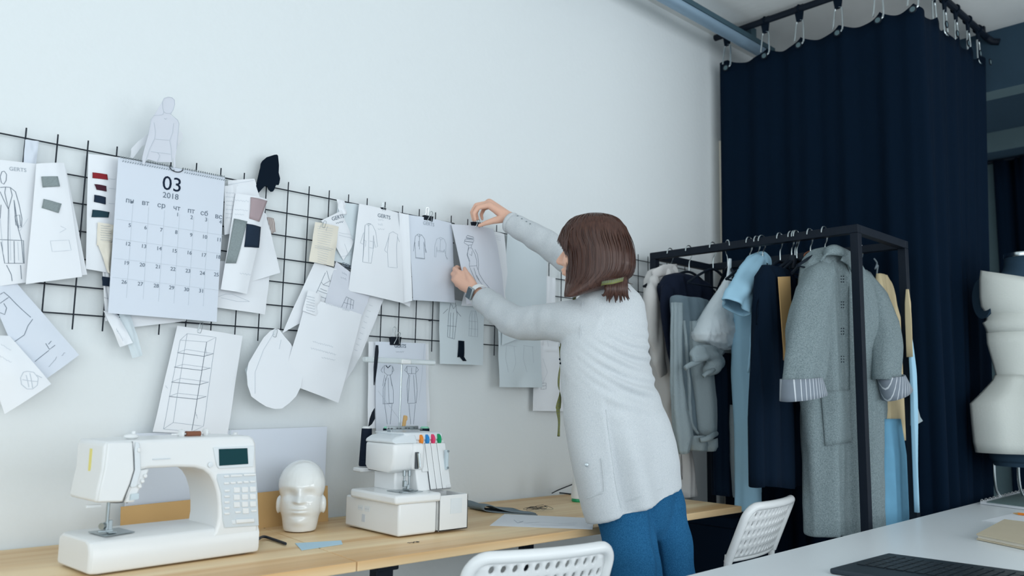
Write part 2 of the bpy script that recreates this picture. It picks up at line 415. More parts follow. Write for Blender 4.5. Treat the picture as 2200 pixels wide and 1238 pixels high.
# ceiling beams running across the room beyond the curtain, light and shade put into their colours
def beam(name, x0, x1, z0, faces_mat, under_mat):
    b = MB(); b.box(((x0+x1)/2, -2.62, (z0+3.0)/2), (x1-x0, 5.1, 3.0-z0)); b.m[0] = 1
    struct(name, b, [faces_mat, under_mat], smooth=False, recalc=False)
beam('trim_1', 3.96, PZ(2165, 207, 2.69).x, 2.69, 'dim_blue', 'grey_tone')  # underside coloured lighter as if lit, faces darker
beam('trim_2', 4.3, 5.52, 2.95, 'dim_blue', 'dim_blue')  # thin panel that darkens the far ceiling by its colour
beam('trim_3', 5.52, 5.9, 2.815, 'grey_tone', 'dim_blue')
# wall-side rail
b = MB(); b.tube([(2.2, -0.03, 2.968), (2.9, -0.03, 2.964), (3.40, -0.03, 2.966)], 0.017, 10)
rl = [(2.45, 0.02), (2.62, 0.021), (2.80, 0.022), (2.97, 0.023)]
for x, r in rl: b.tube([(x-0.03, -0.03, 2.966), (x, -0.03, 2.963), (x+0.03, -0.03, 2.966)], [0.016, r, 0.016], 10)
# ================================================================ wire grid on the wall
CX = 0.07027; ZT = 1.75
def grid_panel(x0, i0, i1, label, skip_bottom=()):
    b = MB(); r = 0.0019
    for i in range(i0, i1+1):
        lo = ZT-6*0.07-(0.0 if i in skip_bottom else 0.038)
        b.tube([(x0+i*CX, 0.0, ZT+0.025), (x0+i*CX, 0.0, lo)], r, 6)
    for k in range(7):
        b.tube([(x0+i0*CX-0.022, 0.0038, ZT-0.07*k), (x0+i1*CX+0.018, 0.0038, ZT-0.07*k)], r, 6)
    for i in (i0+1, i1-1):
        for k in (1, 5): b.tube([(x0+i*CX, 0.004, ZT-0.07*k), (x0+i*CX, 0.0192, ZT-0.07*k)], 0.003, 6)
    o = b.build('wire_grid_panel', 'wire'); tag(o, label, 'wall grid'); return o
grid_panel(0.0, -5, 19, 'black wire grid on the wall behind the calendar and the sketches on the left', skip_bottom=(10,))
xr = PY(1066.8, 498.4, 0).x-2*CX
grid_panel(xr, 0, int((PY(1484, 600, 0).x-xr)/CX), 'black wire grid on the wall behind the woman and clothes rack')

# ================================================================ papers
def P2(s): return [tuple(float(q) for q in p.split(',')) for p in s.split()]
class Surf:
    def __init__(self, corners, offs, bow=(0, 0), wav=0.0, curls=(), seed=0):
        if not isinstance(offs, (list, tuple)): offs = [offs]*4
        self.c = [PY(x, y, -o) for (x, y), o in zip(corners, offs)]     # TL TR BR BL
        self.bow = bow; self.wav = wav; self.curls = curls; self.seed = seed; self.om = sum(offs)/4
    def at(self, u, v, lift=0.0):
        a, b, c, d = self.c
        p = (a*(1-u)+b*u)*(1-v)+(d*(1-u)+c*u)*v
        h = self.bow[0]*math.sin(PI*u)+self.bow[1]*math.sin(PI*v)
        if self.wav: h += self.wav*noise.noise(Vector((u*2.3+self.seed*3.1, v*2.9, self.seed)))
        for cu, cv, am, rad in self.curls:
            q = max(0, 1-math.hypot(u-cu, v-cv)/rad); h += am*q*q
        return Vector((p.x, min(p.y-h, -0.0025)-lift, p.z))
    def uv(self, px, py):
        t = PY(px, py, -self.om); a, b, c, d = self.c; u = v = 0.5
        for _ in range(4):
            for _ in range(6):
                p = (a*(1-u)+b*u)*(1-v)+(d*(1-u)+c*u)*v
                du = (b-a)*(1-v)+(c-d)*v; dv = (d-a)*(1-u)+(c-b)*u
                ex, ez = t.x-p.x, t.z-p.z; D = du.x*dv.z-du.z*dv.x
                if abs(D) < 1e-9: break
                u += (ex*dv.z-ez*dv.x)/D; v += (du.x*ez-du.z*ex)/D
            t = PY(px, py, self.at(u, v).y)
        return u, v
def add_ink(b, S, pts, w, lift=0.0007, dens=0.02):
    uv = [S.uv(*p) for p in pts]; out = []
    for (u0, v0), (u1, v1) in zip(uv, uv[1:]):
        n = max(1, int(math.hypot(u1-u0, v1-v0)/0.06))
        for k in range(n): out.append((u0+(u1-u0)*k/n, v0+(v1-v0)*k/n))
    out.append(uv[-1]); P = [S.at(u, v, lift) for u, v in out]; rows = []
    for i, p in enumerate(P):
        t = (P[min(i+1, len(P)-1)]-P[max(i-1, 0)]); n = Vector((-t.z, 0, t.x))
        n = n.normalized()*(w/2) if n.length > 1e-9 else Vector((0, 0, w/2)); rows.append((p-n, p+n))
    b.strip(rows)
def scrawl(x, y, w, h, n, slope=0.0, seed=0):
    r = random.Random(seed); pts = []
    for i in range(n+1):
        t = i/n; pts.append((x+w*t+r.uniform(-.3, .3)*w/n, y+slope*w*t+(h/2 if i % 2 else -h/2)*r.uniform(.3, 1)))
    return pts
def _uvxz(self, q):
    a, b, c, d = self.c; u = v = 0.5
    for _ in range(6):
        p = (a*(1-u)+b*u)*(1-v)+(d*(1-u)+c*u)*v
        du = (b-a)*(1-v)+(c-d)*v; dv = (d-a)*(1-u)+(c-b)*u
        ex, ez = q.x-p.x, q.z-p.z; D = du.x*dv.z-du.z*dv.x
        u += (ex*dv.z-ez*dv.x)/D; v += (du.x*ez-du.z*ex)/D
    return u, v
def add_text(b, S, s, px, py, cap, bold=0.0, lift=0.0009, centre=True, slope=None):
    v, f, w = text_geo(s, bold); u0, v0 = S.uv(px, py); o = S.at(u0, v0)
    if slope is None: ex = S.at(u0+0.02, v0)-S.at(u0-0.02, v0)
    else: ex = PY(px+20, py+20*slope, o.y)-PY(px, py, o.y)
    ex.y = 0; ex.normalize(); ez = Vector((-ex.z, 0, ex.x))
    k = (PY(px, py, o.y)-PY(px, py+cap, o.y)).length/0.7; base = len(b.v)
    for p in v:
        q = o+ex*((p[0]-(w/2 if centre else 0))*k)+ez*((p[1]-0.35)*k)
        b.v.append(S.at(*_uvxz(S, q), lift))
    for g in f: b.face([base+i for i in g])
_seed = [0]
def sheet(name, label, cat, corners, offs, bow=(0.004, 0.0), mt='paper', ink=(), text=(), swatch=(), wav=0.004, curls=(), group=None, nu=14, nv=18, thick=0.0005):
    _seed[0] += 1
    S = Surf(P2(corners), offs, bow, wav, curls, _seed[0]); b = MB(); mats = [mt]
    rows = [[S.at(i/nu, j/nv) for i in range(nu+1)] for j in range(nv+1)]; b.strip(rows)
    def slot(k):
        if k not in mats: mats.append(k)
        b.mi = mats.index(k)
    for k, w, pts in ink:
        slot(k)
        for line in ([pts] if isinstance(pts, str) else pts):
            if isinstance(line, str): line = P2(line)
            if len(line) > 1: add_ink(b, S, line, w*0.0008)
    for t in text:
        slot(t[4]); add_text(b, S, t[0], t[1], t[2], t[3], bold=t[5] if len(t) > 5 else 0.0, slope=t[6] if len(t) > 6 else None)
    o = b.build(name, mats, None, smooth=True, solid=thick, angle=180, recalc=False); tag(o, label, cat, group)
    es = o.modifiers.new('rim', 'EDGE_SPLIT'); es.split_angle = math.radians(50)
    for sw in swatch:
        k, poly = sw[0], P2(sw[1]); n = sw[2] if len(sw) > 2 else 'fabric_swatch'
        q = [S.uv(*p) for p in poly]; s = MB(); N = 6; rows = []
        for j in range(N+1):
            row = []
            for i in range(N+1):
                a, c = i/N, j/N
                u = (q[0][0]*(1-a)+q[1][0]*a)*(1-c)+(q[3][0]*(1-a)+q[2][0]*a)*c
                v = (q[0][1]*(1-a)+q[1][1]*a)*(1-c)+(q[3][1]*(1-a)+q[2][1]*a)*c
                row.append(S.at(u, v, 0.0022+0.0012*math.sin(5*a+3*c)))
            rows.append(row)
        s.strip(rows); s.build(n, k, o, solid=0.0012, angle=180, recalc=False)
    return o, S
def cutout(name, label, cat, poly, offs, mt='paper', ink=(), thick=0.0008, group=None, lean=None):
    """freely cut sheet: offs = distance from the wall at top and at bottom"""
    P = P2(poly); ys = [p[1] for p in P]; y0, y1 = min(ys), max(ys); mats = [mt]
    def pos(p, lift=0): k = (p[1]-y0)/(y1-y0); return PY(p[0], p[1], -(offs[0]+(offs[1]-offs[0])*k)-lift)
    bm = bmesh.new(); vs_ = [bm.verts.new(pos(p)) for p in P]; bm.faces.new(vs_)
    bmesh.ops.triangulate(bm, faces=bm.faces[:]); b = MB()
    bm.verts.index_update()
    for v in bm.verts: b.v.append(v.co.copy())
    for f in bm.faces: b.face([v.index for v in f.verts])
    bm.free()
    for k, w, pts in ink:
        if k not in mats: mats.append(k)
        b.mi = mats.index(k)
        for line in ([pts] if isinstance(pts, str) else pts):
            L = P2(line) if isinstance(line, str) else line; Q = [pos(p, 0.001) for p in L]; rows = []
            for i, p in enumerate(Q):
                t = Q[min(i+1, len(Q)-1)]-Q[max(i-1, 0)]; n = Vector((-t.z, 0, t.x)).normalized()*(w*0.0005); rows.append((p-n, p+n))
            b.strip(rows)
    o = b.build(name, mats, None, smooth=False, solid=thick, recalc=False); tag(o, label, cat, group); return o
def binder_clip(px, py, wpx, off, label, slope=0.15, group=None, up=1.0):
    """black sprung clip with two wire loops, sitting on a sheet's top edge"""
    c = PY(px, py, -off); s = (PY(px+wpx/2, py+slope*wpx/2, -off)-PY(px-wpx/2, py-slope*wpx/2, -off)); w = s.length; ex = s.normalized()
    ez = Vector((-ex.z, 0, ex.x)); ey = Vector((0, -1, 0)); h = w*0.66
    root = thing('binder_clip', label, 'clip', c, group)
    b = MB(); prof = [(-0.30*h, 0.5*h), (0.30*h, 0.5*h), (0.05*h, -0.5*h), (-0.05*h, -0.5*h)]
    b.prism([c-ex*(w/2)+ey*p+ez*q for p, q in prof], ex*w); b.build('clip_body', 'black_metal', root, smooth=False, bevel=w*0.03)
    for sgn, tilt in ((1, 0.35), (-1, -0.15)):
        b = MB(); L = 1.25*h*up; d = (ez+ey*sgn*tilt).normalized(); o = c+ey*(sgn*0.33*h)-ez*(0.35*h if sgn > 0 else -0.3*h); pts = []
        for k in range(13):
            a = PI*(k/12); pts.append(o+d*(L*0.95+0.25*h*math.sin(a))+ex*(w*0.16*math.cos(a)))
        pts = [o+ex*(w*0.26)+d*0]+[o+ex*(w*0.10)+d*(L*0.55)]+pts+[o-ex*(w*0.10)+d*(L*0.55), o-ex*(w*0.26)]
        b.tube(pts, w*0.028, 6); b.build('clip_handle', 'chrome', root)
    return root
def paper_clip(px, py, off, label, ang=1.5, L=0.03):
    c = PY(px, py, -off); d = Vector((math.cos(ang), 0, math.sin(ang))); e = Vector((-d.z, 0, d.x)); b = MB(); w = 0.0038
    pts = [c-d*(L*.3)+e*w, c+d*(L*.42)+e*w, c+d*(L*.5), c+d*(L*.42)-e*w, c-d*(L*.42)-e*w, c-d*(L*.5)+e*w*.2, c-d*(L*.42)+e*w*1.4, c+d*(L*.25)+e*w*1.4]
    b.tube(smooth_path(pts, 4), 0.0006, 5); o = b.build('paper_clip', 'steel'); tag(o, label, 'paper clip'); return o

# ---- far left: coat sketch, swatch sheets
coat_ink = ['4,369 0,380 3,393 8,396 13,388 14,375 9,368 4,369', '0,403 12,402 22,403 33,412 41,440 47,470 46,488 40,490 36,470 30,430', '12,402 10,414 18,450 8,430 0,412', '22,403 26,420 18,450 17,520 18,566', '0,515 50,517 52,566 10,566 2,520',
            '32,464 42,462 44,486 34,484 32,464', '30,430 33,470 46,517 50,565', '30,518 31,566', '2,440 0,470', '14,570 24,590 26,604', '44,570 46,600']
sheet('fashion_sketch', 'tall pencil sketch of a long double pocket coat at the left edge of the photo', 'drawing', '-60,338 92,354 112,600 -25,618', 0.010, (0.004, 0.0),
      ink=[('ink', 1.6, coat_ink), ('ink_faint', 1.2, ['20,450 23,560', '38,520 40,560', '0,470 8,560'])], text=[('GERTS', 38, 364, 8, 'ink_pale')])
sheet('pattern_sheet', 'lower white sheet peeking out behind the sheet with two grey swatches', 'paper', '84,356 141,362 188,590 60,606', [0.014, 0.014, 0.018, 0.016])
sheet('swatch_sheet', 'white sheet with two small grey wool swatches pinned beside the coat sketch', 'paper', '78,352 138,350 176,595 55,611', [0.022, 0.022, 0.032, 0.026], (0.006, 0.002),
      ink=[('ink_faint', 1.0, ['130,486 142,492 128,500', '108,518 148,516 153,538 112,541 108,518', '40,500 60,470'])],
      swatch=[('swatch_grey', '88,380 124,379 128,401 91,403'), ('swatch_grey', '93,428 132,438 125,458 89,447')])
sheet('paper_strip', 'translucent pale strip hung over the wire near the left edge of the photo', 'paper', '54,300 83,304 76,366 50,362', 0.006, (0.003, 0), mt='paper_blue')
sheet('swatch_card', 'tall card with four dark fabric swatches in a column left of the calendar', 'paper', '190,331 256,338 240,588 184,578', [0.008, 0.008, 0.012, 0.012], (0.003, 0.0),
      swatch=[('red_cloth', '198,371 230,375 231,387 198,383'), ('maroon_cloth', '202,396 228,400 228,412 207,408'), ('navy_cloth', '202,419 227,424 226,440 201,434'), ('teal_cloth', '198,451 235,456 232,468 196,467')],
      ink=[('ink_faint', 1.0, [scrawl(234, 384, 14, 2, 8, .1, 1), scrawl(234, 405, 14, 2, 8, .1, 2), scrawl(234, 437, 14, 2, 8, .1, 3)])])
sheet('receipt', 'cream till receipt tucked under the four dark swatches left of the calendar', 'receipt', '210,478 246,484 240,520 208,528', 0.017, (0.004, 0), mt='paper_cream',
      ink=[('ink_pale', 0.8, [scrawl(216, 485+5*k, 22, 2, 14, .1, 10+k) for k in range(7)])])
sheet('fabric_scrap', 'cream fabric scrap hanging below the receipt left of the calendar', 'fabric', '208,520 242,522 236,590 232,586', 0.018, (0.006, 0), mt='paper_cream')
sheet('dark_swatch', 'black card corner sticking out at the left of the lower calendar edge', 'swatch', '219,594 250,598 248,617 220,614', 0.012, (0, 0), mt='navy_cloth', nu=4, nv=4)
sheet('dark_swatch', 'black card corner sticking out under the bottom left corner of the calendar', 'swatch', '232,668 280,672 268,684 234,680', 0.012, (0, 0), mt='navy_cloth', nu=4, nv=4)
sheet('paper_sheet', 'white sheet corner visible under the bottom edge of the calendar', 'paper', '238,640 402,668 400,690 288,703', 0.008, (0.002, 0))
sheet('paper_strip', 'narrow blank strip curling below the calendar, the lower of two', 'paper', '250,672 278,672 306,764 284,770', [0.012, 0.012, 0.025, 0.025], (0.003, 0.004), mt='paper_trace')
sheet('paper_strip', 'short strip with a written word hanging below the left calendar corner', 'paper', '222,668 252,676 285,737 258,746', [0.012, 0.014, 0.034, 0.030], (0.004, 0.004),
      ink=[('ink_faint', 1.0, [scrawl(250, 708, 14, 5, 9, 1.6, 5)])])
sheet('paper_strip', 'thin white strip left of the calendar below the black card corner', 'paper', '220,572 232,576 246,690 226,690', 0.009, (0.001, 0), ink=[('ink_pale', 0.9, [scrawl(224, 640, 8, 3, 6, .2, 6)])])

# ---- calendar
cal_ink = ['250,471 479,506', '248,513 476,546', '244,555 473,583', '241,596 471,624', '285,440 271,640', '319,446 307,643', '353,452 340,648', '385,460 373,652', '416,466 404,656', '447,470 436,658']
T = [('03', 368, 395, 30, 'ink_black', 0.0), ('2018', 366, 421, 12, 'ink', 0.0)]
for s, x, y in (('пн', 278, 431), ('вт', 312, 436), ('ср', 346, 441), ('чт', 379, 447), ('пт', 410, 453), ('сб', 438, 458), ('вс', 469, 465)): T.append((s, x, y, 10.5, 'ink', 0.0))
days = {1: (380, 461), 2: (411, 467), 3: (442, 472), 4: (473, 477), 5: (278, 484), 6: (312, 489), 7: (346, 494), 8: (378, 499), 9: (410, 505), 10: (439, 509), 11: (469, 515), 12: (274, 524), 13: (308, 529), 14: (341, 534), 15: (374, 539), 16: (406, 543), 17: (437, 548), 18: (468, 552),
        19: (271, 565), 20: (305, 569), 21: (338, 573), 22: (371, 578), 23: (403, 582), 24: (434, 587), 25: (464, 590), 26: (266, 606), 27: (301, 610), 28: (335, 614), 29: (368, 618), 30: (400, 622), 31: (431, 625)}
for d, (x, y) in days.items(): T.append((str(d), x, y, 8.0, 'ink', 0.0))
cal, CS = sheet('wall_calendar', 'large white wall calendar page for March 2018 with Russian weekdays', 'calendar', '254,338 483,381 465,692 232,673', [0.040, 0.036, 0.036, 0.044], (0.003, 0.0), mt='paper_blue',
      ink=[('ink_faint', 0.8, cal_ink)], text=T, wav=0.001, thick=0.0025)
nr = 46; b = MB()
for i in range(nr):
    u = 0.015+0.97*i/(nr-1)
    if i == nr//2: b.build('spiral_binding', 'steel', cal); b = MB()
    if abs(u-0.52) < 0.035: continue
    c = CS.at(u, 0.008); ex = (CS.at(min(u+.01, 1), .008)-c).normalized(); ez = Vector((-ex.z, 0, ex.x))
    b.tube([c+ez*(0.0072*math.sin(a))+Vector((0, -1, 0))*(0.0072*math.cos(a))+ex*0.0008*k for k, a in enumerate([2*PI*j/10 for j in range(10)])], 0.0009, 5)
b.build('spiral_binding', 'steel', cal)
b = MB(); c = CS.at(0.515, 0.0); b.tube([c+Vector((0.018*math.cos(a)*-1, -0.004, -0.012*math.sin(a))) for a in [PI*k/10 for k in range(11)]], 0.0012, 6); b.build('hanging_hook', 'wire', cal)
# ---- paper figures above the calendar
fig = '1136,88 1160,92 1178,108 1180,140 1168,180 1152,200 1152,212 1200,246 1209,270 1203,330 1196,420 1182,500 1186,560 1172,570 1168,500 1160,530 1060,528 1000,510 985,520 972,548 962,540 960,500 972,450 1000,350 1018,240 1040,214 1100,208 1106,190 1098,160 1096,120 1108,96'
fg = ' '.join('%.1f,%.1f' % (float(a)/3.1416, float(c)/3.1416+180) for a, c in (p.split(',') for p in fig.split()))
def c1(s): return ' '.join('%.1f,%.1f' % (float(a)/3.1416, float(c)/3.1416+180) for a, c in (p.split(',') for p in s.split()))
figo = cutout('paper_figure', 'grey paper cut-out of a standing figure rising behind the calendar', 'paper cut-out', fg, (0.075, 0.05), mt='paper_grey',
       ink=[('ink_faint', 1.1, [c1('1136,89 1160,93 1178,109 1180,140 1168,180 1150,200 1120,198 1106,188 1098,160 1096,120 1108,97 1136,89'), c1('1106,190 1100,208 1040,214 1020,240 1000,350'), c1('1152,204 1200,246 1209,270 1203,330 1192,440'),
            c1('1040,262 1050,330 1044,372 1146,382 1166,330 1172,268'), c1('1044,372 1010,440 985,520'), c1('1146,382 1156,440 1160,520'), c1('1020,458 1150,474'), c1('1064,466 1080,484 1062,528'), c1('1110,232 1118,240 1126,232')])])
cutout('paper_figure', 'white paper cut-out arm shape behind the grey paper figure', 'paper cut-out', c1('1010,330 1030,360 1010,400 960,420 900,500 880,500 920,420 885,460 884,440 930,390 985,350'), (0.03, 0.02))
cutout('paper_figure', 'white paper cut-out showing at the right of the grey paper figure', 'paper cut-out', c1('1206,310 1234,336 1232,370 1200,420 1196,380'), (0.03, 0.02))
sil = '1800,496 1850,480 1868,478 1876,486 1882,550 1880,600 1890,640 1885,670 1872,668 1880,684 1862,684 1850,686 1852,712 1842,728 1828,730 1812,716 1800,690 1785,692 1745,736 1728,690 1762,658 1770,632 1760,608 1756,600 1762,592 1752,582 1756,570 1764,552 1760,540 1770,522'
cutout('silhouette', 'black card head silhouette of a woman in profile above the wire grid', 'silhouette', c1(sil), (0.014, 0.010), mt='black_card', thick=0.002)

# ---- between calendar and first gap
sheet('paper_sheet', 'top white sheet clipped just under the black head silhouette', 'paper', '489,388 547,384 562,440 494,452', 0.010, (0.003, 0.0), ink=[('ink_faint', 1.2, ['490,397 545,388'])])
sheet('letter_sheet', 'white handwritten letter showing beside the right edge of the calendar', 'paper', '482,400 512,396 506,500 482,505', 0.013, (0.003, 0.0), ink=[('ink_faint', 1.0, [scrawl(485, 414+9*k, 18, 3, 9, .05, 20+k) for k in range(7)])])
sheet('paper_sheet', 'white sheet tilted right behind the card with grey and navy swatches', 'paper', '545,440 573,462 602,586 540,605', [0.008, 0.008, 0.014, 0.012], (0.004, 0), swatch=[('swatch_stripe', '573,467 588,470 591,498 583,503')])
sheet('pattern_sheet', 'low white sheet with a thin curved line right of the calendar', 'paper', '466,560 582,572 569,676 466,661', [0.006, 0.006, 0.010, 0.010], (0.004, 0), ink=[('ink_faint', 1.3, ['462,640 485,632 500,633 536,648', '475,640 510,648 536,648'])])
sheet('swatch_sheet', 'folded white sheet with grey, navy and pinkish swatches right of the calendar', 'paper', '506,416 574,428 530,632 474,622', [0.020, 0.022, 0.034, 0.030], (0.008, 0.003),
      ink=[('ink_faint', 1.0, [scrawl(505, 430, 30, 4, 10, .1, 30), scrawl(505, 450, 28, 3, 10, .1, 31), scrawl(505, 460, 20, 3, 8, .1, 32), scrawl(515, 588, 24, 4, 8, .1, 33)])],
      swatch=[('swatch_grey', '502,470 531,476 506,566 484,566'), ('navy_cloth', '529,481 560,488 555,533 524,531'), ('swatch_pink', '538,424 574,432 556,477 535,470')])
# ---- lower left, patterns
sheet('pattern_sheet', 'blue tinted pattern draft turned diagonally at the lower left edge', 'paper', '-30,610 34,606 170,763 66,838', [0.008, 0.008, 0.018, 0.02], (0.004, 0), mt='paper_blue',
      ink=[('ink', 1.6, ['0,633 8,628 20,638 0,652', '20,638 66,682', '0,672 10,676 14,662 8,652', '70,686 60,700 52,720 30,735', '75,777 105,753', '98,738 106,751 118,742', '110,733 104,740']), ('ink_pale', 1.2, [scrawl(104, 790, 18, 4, 6, -1.2, 40), scrawl(132, 765, 8, 4, 3, -1.0, 41), '16,724 24,728'])])
sheet('pattern_sheet', 'folded white pattern corner with a grey oval mark at the lower left', 'paper', '-50,720 20,722 110,825 10,890', [0.016, 0.018, 0.045, 0.04], (0.008, 0.004),
      ink=[('ink_faint', 2.0, ['50,800 44,812 46,826 58,836 70,836 80,828 82,812 72,800 58,798 50,800', '56,806 62,832', '64,802 70,834', '48,816 80,820', '78,806 90,812']), ('ink_faint', 1.0, [scrawl(2, 740, 22, 3, 8, .6, 42), scrawl(0, 765, 24, 3, 8, .6, 43)])])
sh = ['387,731 402,717 464,725 444,735 387,731', '387,731 351,922', '464,725 437,916', '444,735 412,925', '402,717 372,908', '351,922 412,928 437,916 372,908 351,922',
      '381,758 438,766 458,760 400,751 381,758', '374,789 432,796 452,791 394,783 374,789', '368,821 427,827 448,821 388,813 368,821', '363,852 422,858 443,852 382,845 363,852']
sheet('furniture_drawing', 'line drawing of a tall open shelf hanging above the sewing machine', 'drawing', '381,700 521,722 489,935 328,928', [0.010, 0.010, 0.022, 0.024], (0.006, 0.0),
      ink=[('ink_pale', 1.1, sh), ('ink', 1.5, ['381,758 438,766 458,760', '374,789 432,796 452,791', '368,821 427,827 448,821', '363,852 422,858 443,852', '444,735 412,925']), ('ink_faint', 1.0, [scrawl(442, 750, 3, 12, 4, 5, 44), scrawl(356, 830, 4, 6, 3, 1, 45), scrawl(420, 888, 4, 8, 3, 2, 46)])])
paper_clip(431, 704, 0.016, 'small steel paper clip above the shelf drawing', 1.4)
# ---- centre bundle
sheet('pattern_sheet', 'long ruled sheet at the right edge of the big tilted paper bundle', 'paper', '770,610 826,640 775,765 735,830', [0.004, 0.004, 0.008, 0.006], (0.003, 0), ink=[('ink_faint', 1.0, [[(793-4*k, 655+12*k), (800-4*k, 658+12*k)] for k in range(9)])])
sheet('fashion_sketch', 'tilted sketch of a tiered strap dress with a receipt over it', 'drawing', '676,562 745,588 700,662 606,716', [0.012, 0.012, 0.016, 0.014], (0.005, 0),
      ink=[('ink', 1.2, ['702,582 708,604 694,612 690,606 699,586', '716,587 712,604 708,604', '694,612 712,617 716,606', '690,606 682,624 706,632 712,617', '682,624 678,632 700,641 706,632', '678,632 668,660', '700,641 696,660', '688,620 702,626'])])
sheet('fashion_sketch', 'tilted grey sketch sheet of a pleated skirt in the middle bundle', 'drawing', '722,562 800,622 777,680 698,650', [0.016, 0.016, 0.022, 0.022], (0.003, 0), mt='paper_grey',
      ink=[('ink', 1.1, ['744,638 760,646 758,664', '744,638 734,660', '748,641 744,662', '754,644 752,664', '738,650 758,656']), ('ink_pale', 0.9, [scrawl(735, 586, 10, 5, 5, .4, 47), scrawl(732, 596, 12, 5, 5, .4, 48)]), ('ink', 1.5, [scrawl(739, 573, 14, 5, 8, .55, 49)])],
      text=[('GERTS', 747, 571, 7, 'ink', 0.01, .45)])
sheet('pattern_sheet', 'big white tilted sheet with faint handwriting at the centre left of the wall', 'paper', '660,640 777,676 727,866 604,820', [0.026, 0.024, 0.040, 0.036], (0.008, 0.004),
      ink=[('ink_faint', 1.1, [scrawl(672, 734, 44, 4, 18, .27, 50), scrawl(668, 748, 54, 4, 22, .27, 51), scrawl(690, 768, 30, 4, 10, .2, 52), scrawl(700, 652, 50, 3, 20, .3, 53), scrawl(735, 665, 16, 4, 8, .2, 54)])])
sheet('receipt', 'small till receipt lying over the tiered dress sketch', 'receipt', '662,624 690,634 681,680 650,668', 0.032, (0.004, 0), ink=[('ink_pale', 0.8, [scrawl(658, 636+6*k, 18, 3, 12, .25, 60+k) for k in range(6)])])
sheet('pattern_sheet', 'translucent sheet hanging behind the tilted sketch with the brand name', 'paper', '726,434 772,440 764,575 715,560', 0.005, (0.003, 0), mt='paper_trace',
      ink=[('ink_faint', 1.0, ['726,500 760,508', '726,506 762,516', '728,512 758,521', '728,518 748,545 738,560', '742,520 756,545 746,550'])])
sheet('paper_strip', 'small white strip hanging from the top wire left of the coat sketches', 'paper', '723,428 740,432 746,460 730,462', 0.009, (0.003, 0))
sheet('fashion_sketch', 'tilted white sketch corner with the brand name above the cream form', 'drawing', '690,474 734,452 760,520 738,560', [0.012, 0.012, 0.012, 0.012], (0.004, 0),
      text=[('GERTS', 726, 467, 8, 'ink', 0.0, -.28)], ink=[('ink', 1.6, [scrawl(721, 480, 16, 5, 8, -.25, 70)]), ('ink_faint', 1.1, ['728,500 760,504', '728,505 762,512', '740,524 748,548 730,552'])])
sheet('printed_form', 'cream printed form pinned on the wire grid left of the coat sketches', 'document', '677,477 728,487 717,573 664,562', [0.018, 0.018, 0.024, 0.024], (0.004, 0.0), mt='paper_cream',
      ink=[('ink_faint', 0.8, [[(682+i*0, 486+5*k), (716-k, 492+5*k)] for i in range(1) for k in range(16)]), ('ink_pale', 0.8, ['690,482 686,492', '704,486 700,496', '676,528 716,536', '676,532 712,539'])])
paper_clip(697, 482, 0.026, 'small steel clip at the top of the cream printed form', 1.3, 0.022)
# ---- the row of sketches
coat1 = ['784,484 792,480 800,484 807,498 811,530 806,532 802,506 801,540 797,566 779,563 781,520 784,484', '781,500 774,522 780,525', '792,482 792,563', '794,518 803,520 802,534 793,532', '780,516 786,518 785,530', '788,480 791,486 797,481']
coat2 = ['836,502 844,498 854,504 852,530 853,576 834,574 832,540 836,502', '836,506 826,538 831,543', '853,508 858,520']
sheet('fashion_sketch', 'white sketch sheet with two long coats, left in the row of sketches', 'drawing', '771,438 860,458 866,652 748,625', [0.018, 0.014, 0.024, 0.022], (0.006, 0.002),
      ink=[('ink_pale', 1.1, coat1+coat2), ('ink', 1.1, ['784,484 779,563 797,566', '790,481 796,481']), ('ink_faint', 0.9, [scrawl(812, 472, 12, 4, 6, .1, 80), scrawl(812, 482, 10, 6, 5, .1, 81), scrawl(812, 492, 14, 4, 6, .1, 82)])], text=[('GERTS', 825, 465, 8, 'ink', 0.0)])
sheet('pattern_sheet', 'folded white sheet standing out between the two sketch sheets with coats', 'paper', '857,456 878,461 886,646 866,652', [0.020, 0.030, 0.030, 0.020], (-0.004, 0), wav=0.002)
sheet('paper_sheet', 'white corner poking down below the sheet with two long coats', 'paper', '845,620 886,628 880,660 846,642', 0.010, (0.001, 0))
jk1 = ['892,508 898,503 906,505 912,514 914,543 916,543 910,520 912,557 893,555 891,520 888,540 892,508', '901,504 901,536', '899,518 899,530', '893,553 912,556', '896,504 900,509 906,505']
jk2 = ['938,514 946,510 954,514 958,524 957,550 962,557 960,558 954,536 953,542 939,541 938,530 936,553 933,552 934,528 938,514', '943,511 947,516 952,512', '946,516 945,540', '939,538 953,540']
sheet('fashion_sketch', 'grey tinted sketch sheet with two short jackets under a black clip', 'drawing', '875,461 970,479 977,651 887,645', [0.022, 0.020, 0.026, 0.026], (0.007, 0.002), mt='paper_blue',
      ink=[('ink', 1.1, jk1), ('ink_pale', 1.1, jk2)], text=[('GERTS', 921, 481, 7.5, 'ink_pale', 0.0)])
binder_clip(919, 472, 19, 0.026, 'black binder clip on top of the sketch sheet with two jackets', 0.18)
binder_clip(823, 451, 11, 0.020, 'tiny black binder clip on top of the sheet with two long coats', 0.18)
model = ['1001,510 1004,506 1017,510 1018,514 1001,510', '999,514 997,522 1005,527 1014,526 1018,516 999,514', '1006,527 1006,532 1012,533 1013,527', '1006,532 1004,548 1009,560 1008,572 1013,584 1020,600 1026,614', '1013,533 1020,546 1024,560 1024,572 1030,590 1040,606 1052,620 1058,628 1053,630 1046,620 1036,612',
         '1007,533 1003,548 1008,562', '1020,536 1026,548 1028,570 1027,580', '1009,546 1013,550 1014,540', '1009,572 1024,571', '1018,576 1024,596 1036,612', '1024,592 1030,604']
